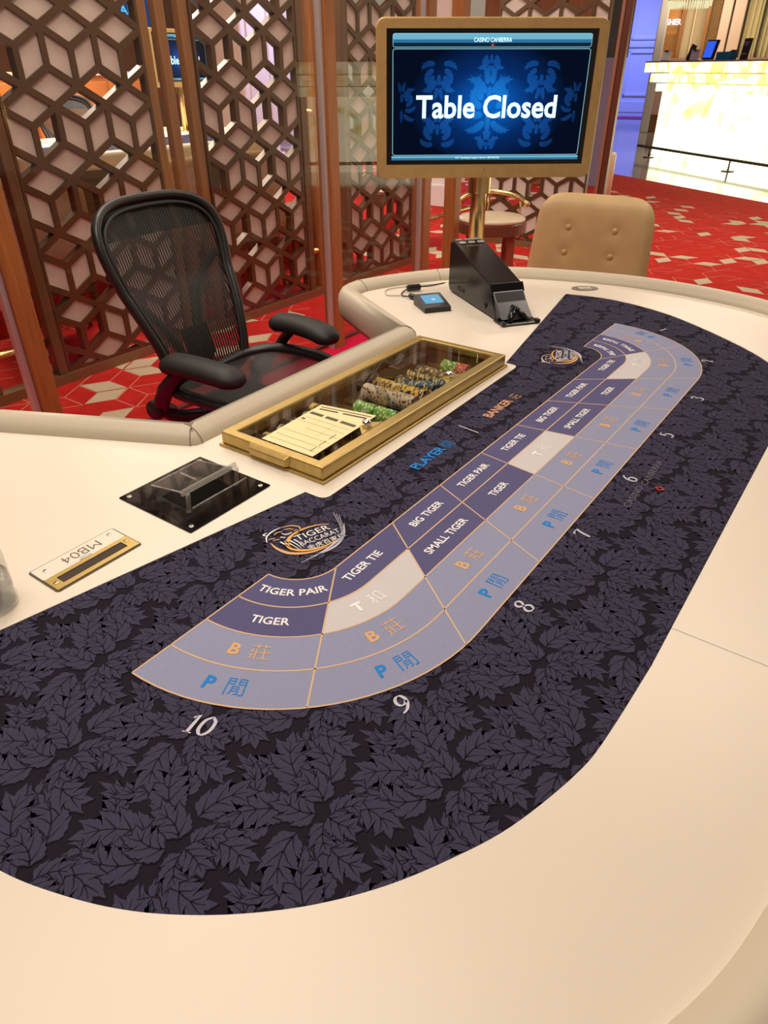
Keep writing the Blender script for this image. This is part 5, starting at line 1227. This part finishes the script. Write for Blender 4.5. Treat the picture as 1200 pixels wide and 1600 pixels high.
o = onct('teal_box', 0.74, 0.25, 'teal blue leaflet box right of the tablet on the counter', 'box')
MB().box((0, 0, 0.06), (0.36, 0.12, 0.12)).obj('body', mat('teal_card', (0.01, 0.20, 0.38, 1), 0.5), o); MB().box((0.15, 0.0, 0.128), (0.07, 0.10, 0.012), Matrix.Rotation(-0.3, 3, 'Y')).obj('flap', MATS['teal_card'], o)
o = onct('sign_stand', 1.24, 0.20, 'upright dark notice stand at the right end of the visible counter', 'sign')
MB().box((0, 0, 0.145), (0.17, 0.02, 0.29), Matrix.Rotation(-0.1, 3, 'X')).obj('board', mat('notice_black', (0.03, 0.028, 0.028, 1), 0.5), o, bevel=0.004, seg=1)
for z, w in ((0.235, 0.12), (0.205, 0.10), (0.085, 0.12)): MB().box((0, -0.0165 + (z - 0.145) * 0.1, z), (w, 0.002, 0.014)).obj('printed_line', mat('notice_grey', (0.35, 0.34, 0.34, 1), 0.6), o)
MB().box((0, 0.0, 0.004), (0.18, 0.10, 0.008)).obj('foot', black_satin, o)

# ================================================================== COLUMN AND CASHIER WALL beyond the counter
pc = tag(empty('panelled_pier', (28.6, 9.25, 0), math.radians(-71.7)), 'tall white panelled pier washed in blue light left of the counter', 'column')
MB().box((0.10, 0.3, 1.8), (1.02, 0.6, 3.6)).obj('shaft', white_col, pc)
for (x0, x1, z0, z1) in ((-0.30, 0.42, 1.50, 3.2), (-0.30, 0.42, 0.35, 1.28)):
    for (a, b, c, d_) in ((x0, x1, z0, z0 + 0.05), (x0, x1, z1 - 0.05, z1), (x0, x0 + 0.05, z0, z1), (x1 - 0.05, x1, z0, z1)): MB().box(((a + b) / 2, -0.02, (c + d_) / 2), (b - a, 0.05, d_ - c)).obj('moulding', white_col, pc, bevel=0.008, seg=1)
MB().box((0.10, 0.28, 1.40), (1.08, 0.66, 0.10)).obj('band', white_col, pc, bevel=0.01, seg=1)
MB().box((0.10, 0.28, 0.12), (1.10, 0.68, 0.24)).obj('plinth', white_col, pc, bevel=0.01, seg=1)
pc.scale = (1.5, 1.5, 1.5)
gp = tag(MB().box((0, 0, 1.8), (0.20, 0.3, 3.6)).obj('grey_pilaster', mat('grey_plaster', (0.45, 0.43, 0.44, 1), 0.6), None, bevel=0.02), 'slim grey pilaster at the left end of the cashier frontage', 'column')
gp.location = (19.275, 5.797, 0); gp.rotation_euler = (0, 0, math.radians(-75.4))
tag(MB().box((0, 0, 0.004), (5.0, 1.7, 0.006)).obj('runner_carpet', mat('runner_purple', (0.35, 0.02, 0.14, 1), 0.95)), 'purple-red runner carpet on the polished floor before the blue pier', 'carpet')
bpy.data.objects['runner_carpet'].location = (25.2, 8.1, 0); bpy.data.objects['runner_carpet'].rotation_euler = (0, 0, math.radians(-71.7))
cw = tag(empty('cashier_wall', (20.146, 5.028, 0), math.radians(-75.36)), 'timber cashier frontage with lit sign, pilasters and curtains behind the counter', 'cashier frontage')
amber = mat('amber_panel', (0.46, 0.20, 0.05, 1), 0.5, var=0.1, vscale=5)
MB().box((1.33, 0.35, 1.8), (4.54, 0.1, 3.6)).obj('back_panel', mat('cashier_beige', (0.48, 0.40, 0.26, 1), 0.6), cw)
MB().box((-0.80, 0.1, 1.8), (0.46, 0.3, 3.6)).obj('sign_panel', amber, cw)
MB().box((-0.53, 0.02, 1.8), (0.09, 0.4, 3.6)).obj('mullion', wood_slat, cw); MB().box((0.02, 0.02, 1.8), (0.08, 0.4, 3.6)).obj('mullion', wood_slat, cw)
MB().box((-0.27, 0.2, 2.0), (0.03, 0.05, 1.6)).obj('teller_glass_bar', cream_seat, cw)
text('lettering', 'CASHIER', 0.125, lambda x, y: (x - 0.815, -0.20, 2.34 + y), emis('cashier_white', (0.75, 0.90, 1.0, 1), 1.5), cw, 0.03, width=0.50)
for q, (bx, bw, z0, z1) in enumerate(((-0.80, 0.36, 1.78, 2.12), (0.17, 0.26, 1.5, 3.4))):
    fm = MB(); s = 0.06
    for i in range(-40, 41):
        for sg_ in (-1, 1):
            P = []
            x0_, z_ = i * s, z0
            a = Vector((x0_ - sg_ * 0, z0)); b = Vector((x0_ + sg_ * (z1 - z0), z1))
            # clip the diagonal bar to the panel width
            lo, hi = -bw / 2, bw / 2; d = b - a
            t0, t1 = sorted(((lo - a.x) / d.x, (hi - a.x) / d.x)); t0, t1 = max(0, t0), min(1, t1)
            if t1 - t0 < 0.02: continue
            p, r_ = a + d * t0, a + d * t1; fm.tube([(bx + p.x, -0.08, p.y), (bx + r_.x, -0.08, r_.y)], 0.006, 4)
    o = fm.obj('fret_grille', mat('fret_gold', (0.42, 0.27, 0.12, 1), 0.4, metal=0.4), cw); o['kind'] = 'stuff'
    MB().box((bx, -0.03, (z0 + z1) / 2), (bw, 0.02, z1 - z0)).obj('fret_backing', mat('fret_brown', (0.16, 0.09, 0.045, 1), 0.7), cw)
pil = mat('rose_beige_pilaster', (0.52, 0.40, 0.34, 1), 0.6)
for x, w in ((0.42, 0.22), (0.70, 0.26)):
    p = MB().box((x, -0.05, 1.8), (w, 0.35, 3.6)).obj('pilaster', pil, cw, bevel=0.02, seg=2)
for k in range(16): MB().tube([(0.92 + k * 0.055, -0.02 + 0.03 * (k % 2), 0.05), (0.92 + k * 0.055, -0.02 + 0.03 * (k % 2), 3.5)], 0.034, 8).obj('curtain_fold', mat('olive_cream_curtain', (0.52, 0.46, 0.26, 1), 0.7), cw)
MB().box((1.24, -0.08, 1.8), (0.03, 0.06, 3.6)).obj('mullion', black_satin, cw)
MB().box((1.3, -0.5, 1.0), (4.4, 0.5, 1.2)).obj('teller_desk', mat('rose_desk', (0.42, 0.24, 0.22, 1), 0.5), cw)
chd = tag(empty('chandelier', (0, 0, 0)), 'oblong crystal chandelier hanging in front of the cashier sign', 'chandelier')
chd.matrix_world = cw.matrix_world
chd.location = (20.146, 5.028, 0); chd.rotation_euler = (0, 0, math.radians(-75.36))
for row_, (zz0, ln, rr) in enumerate(((2.56, 0.11, 0.46), (2.52, 0.13, 0.40))):
    cm = MB()
    for k in range(48):
        a = 2 * math.pi * k / 48; cm.tube([(-0.42 + rr * math.cos(a), -1.6 + rr * 0.6 * math.sin(a), zz0), (-0.42 + rr * math.cos(a), -1.6 + rr * 0.6 * math.sin(a), zz0 + ln)], 0.011, 5)
    tag(cm.obj('crystal_row', emis('crystal_glow_%d' % row_, (0.86, 0.80, 0.46, 1), 1.0), chd), kind='stuff')
MB().lathe([(0.48, 2.675), (0.48, 2.70)], 36, (-0.42, -1.6, 0), sy=0.6).obj('canopy_ring', brass_pole, chd); MB().tube([(-0.42, -1.6, 2.70), (-0.42, -1.6, 3.6)], 0.02, 8).obj('rod', brass_pole, chd)
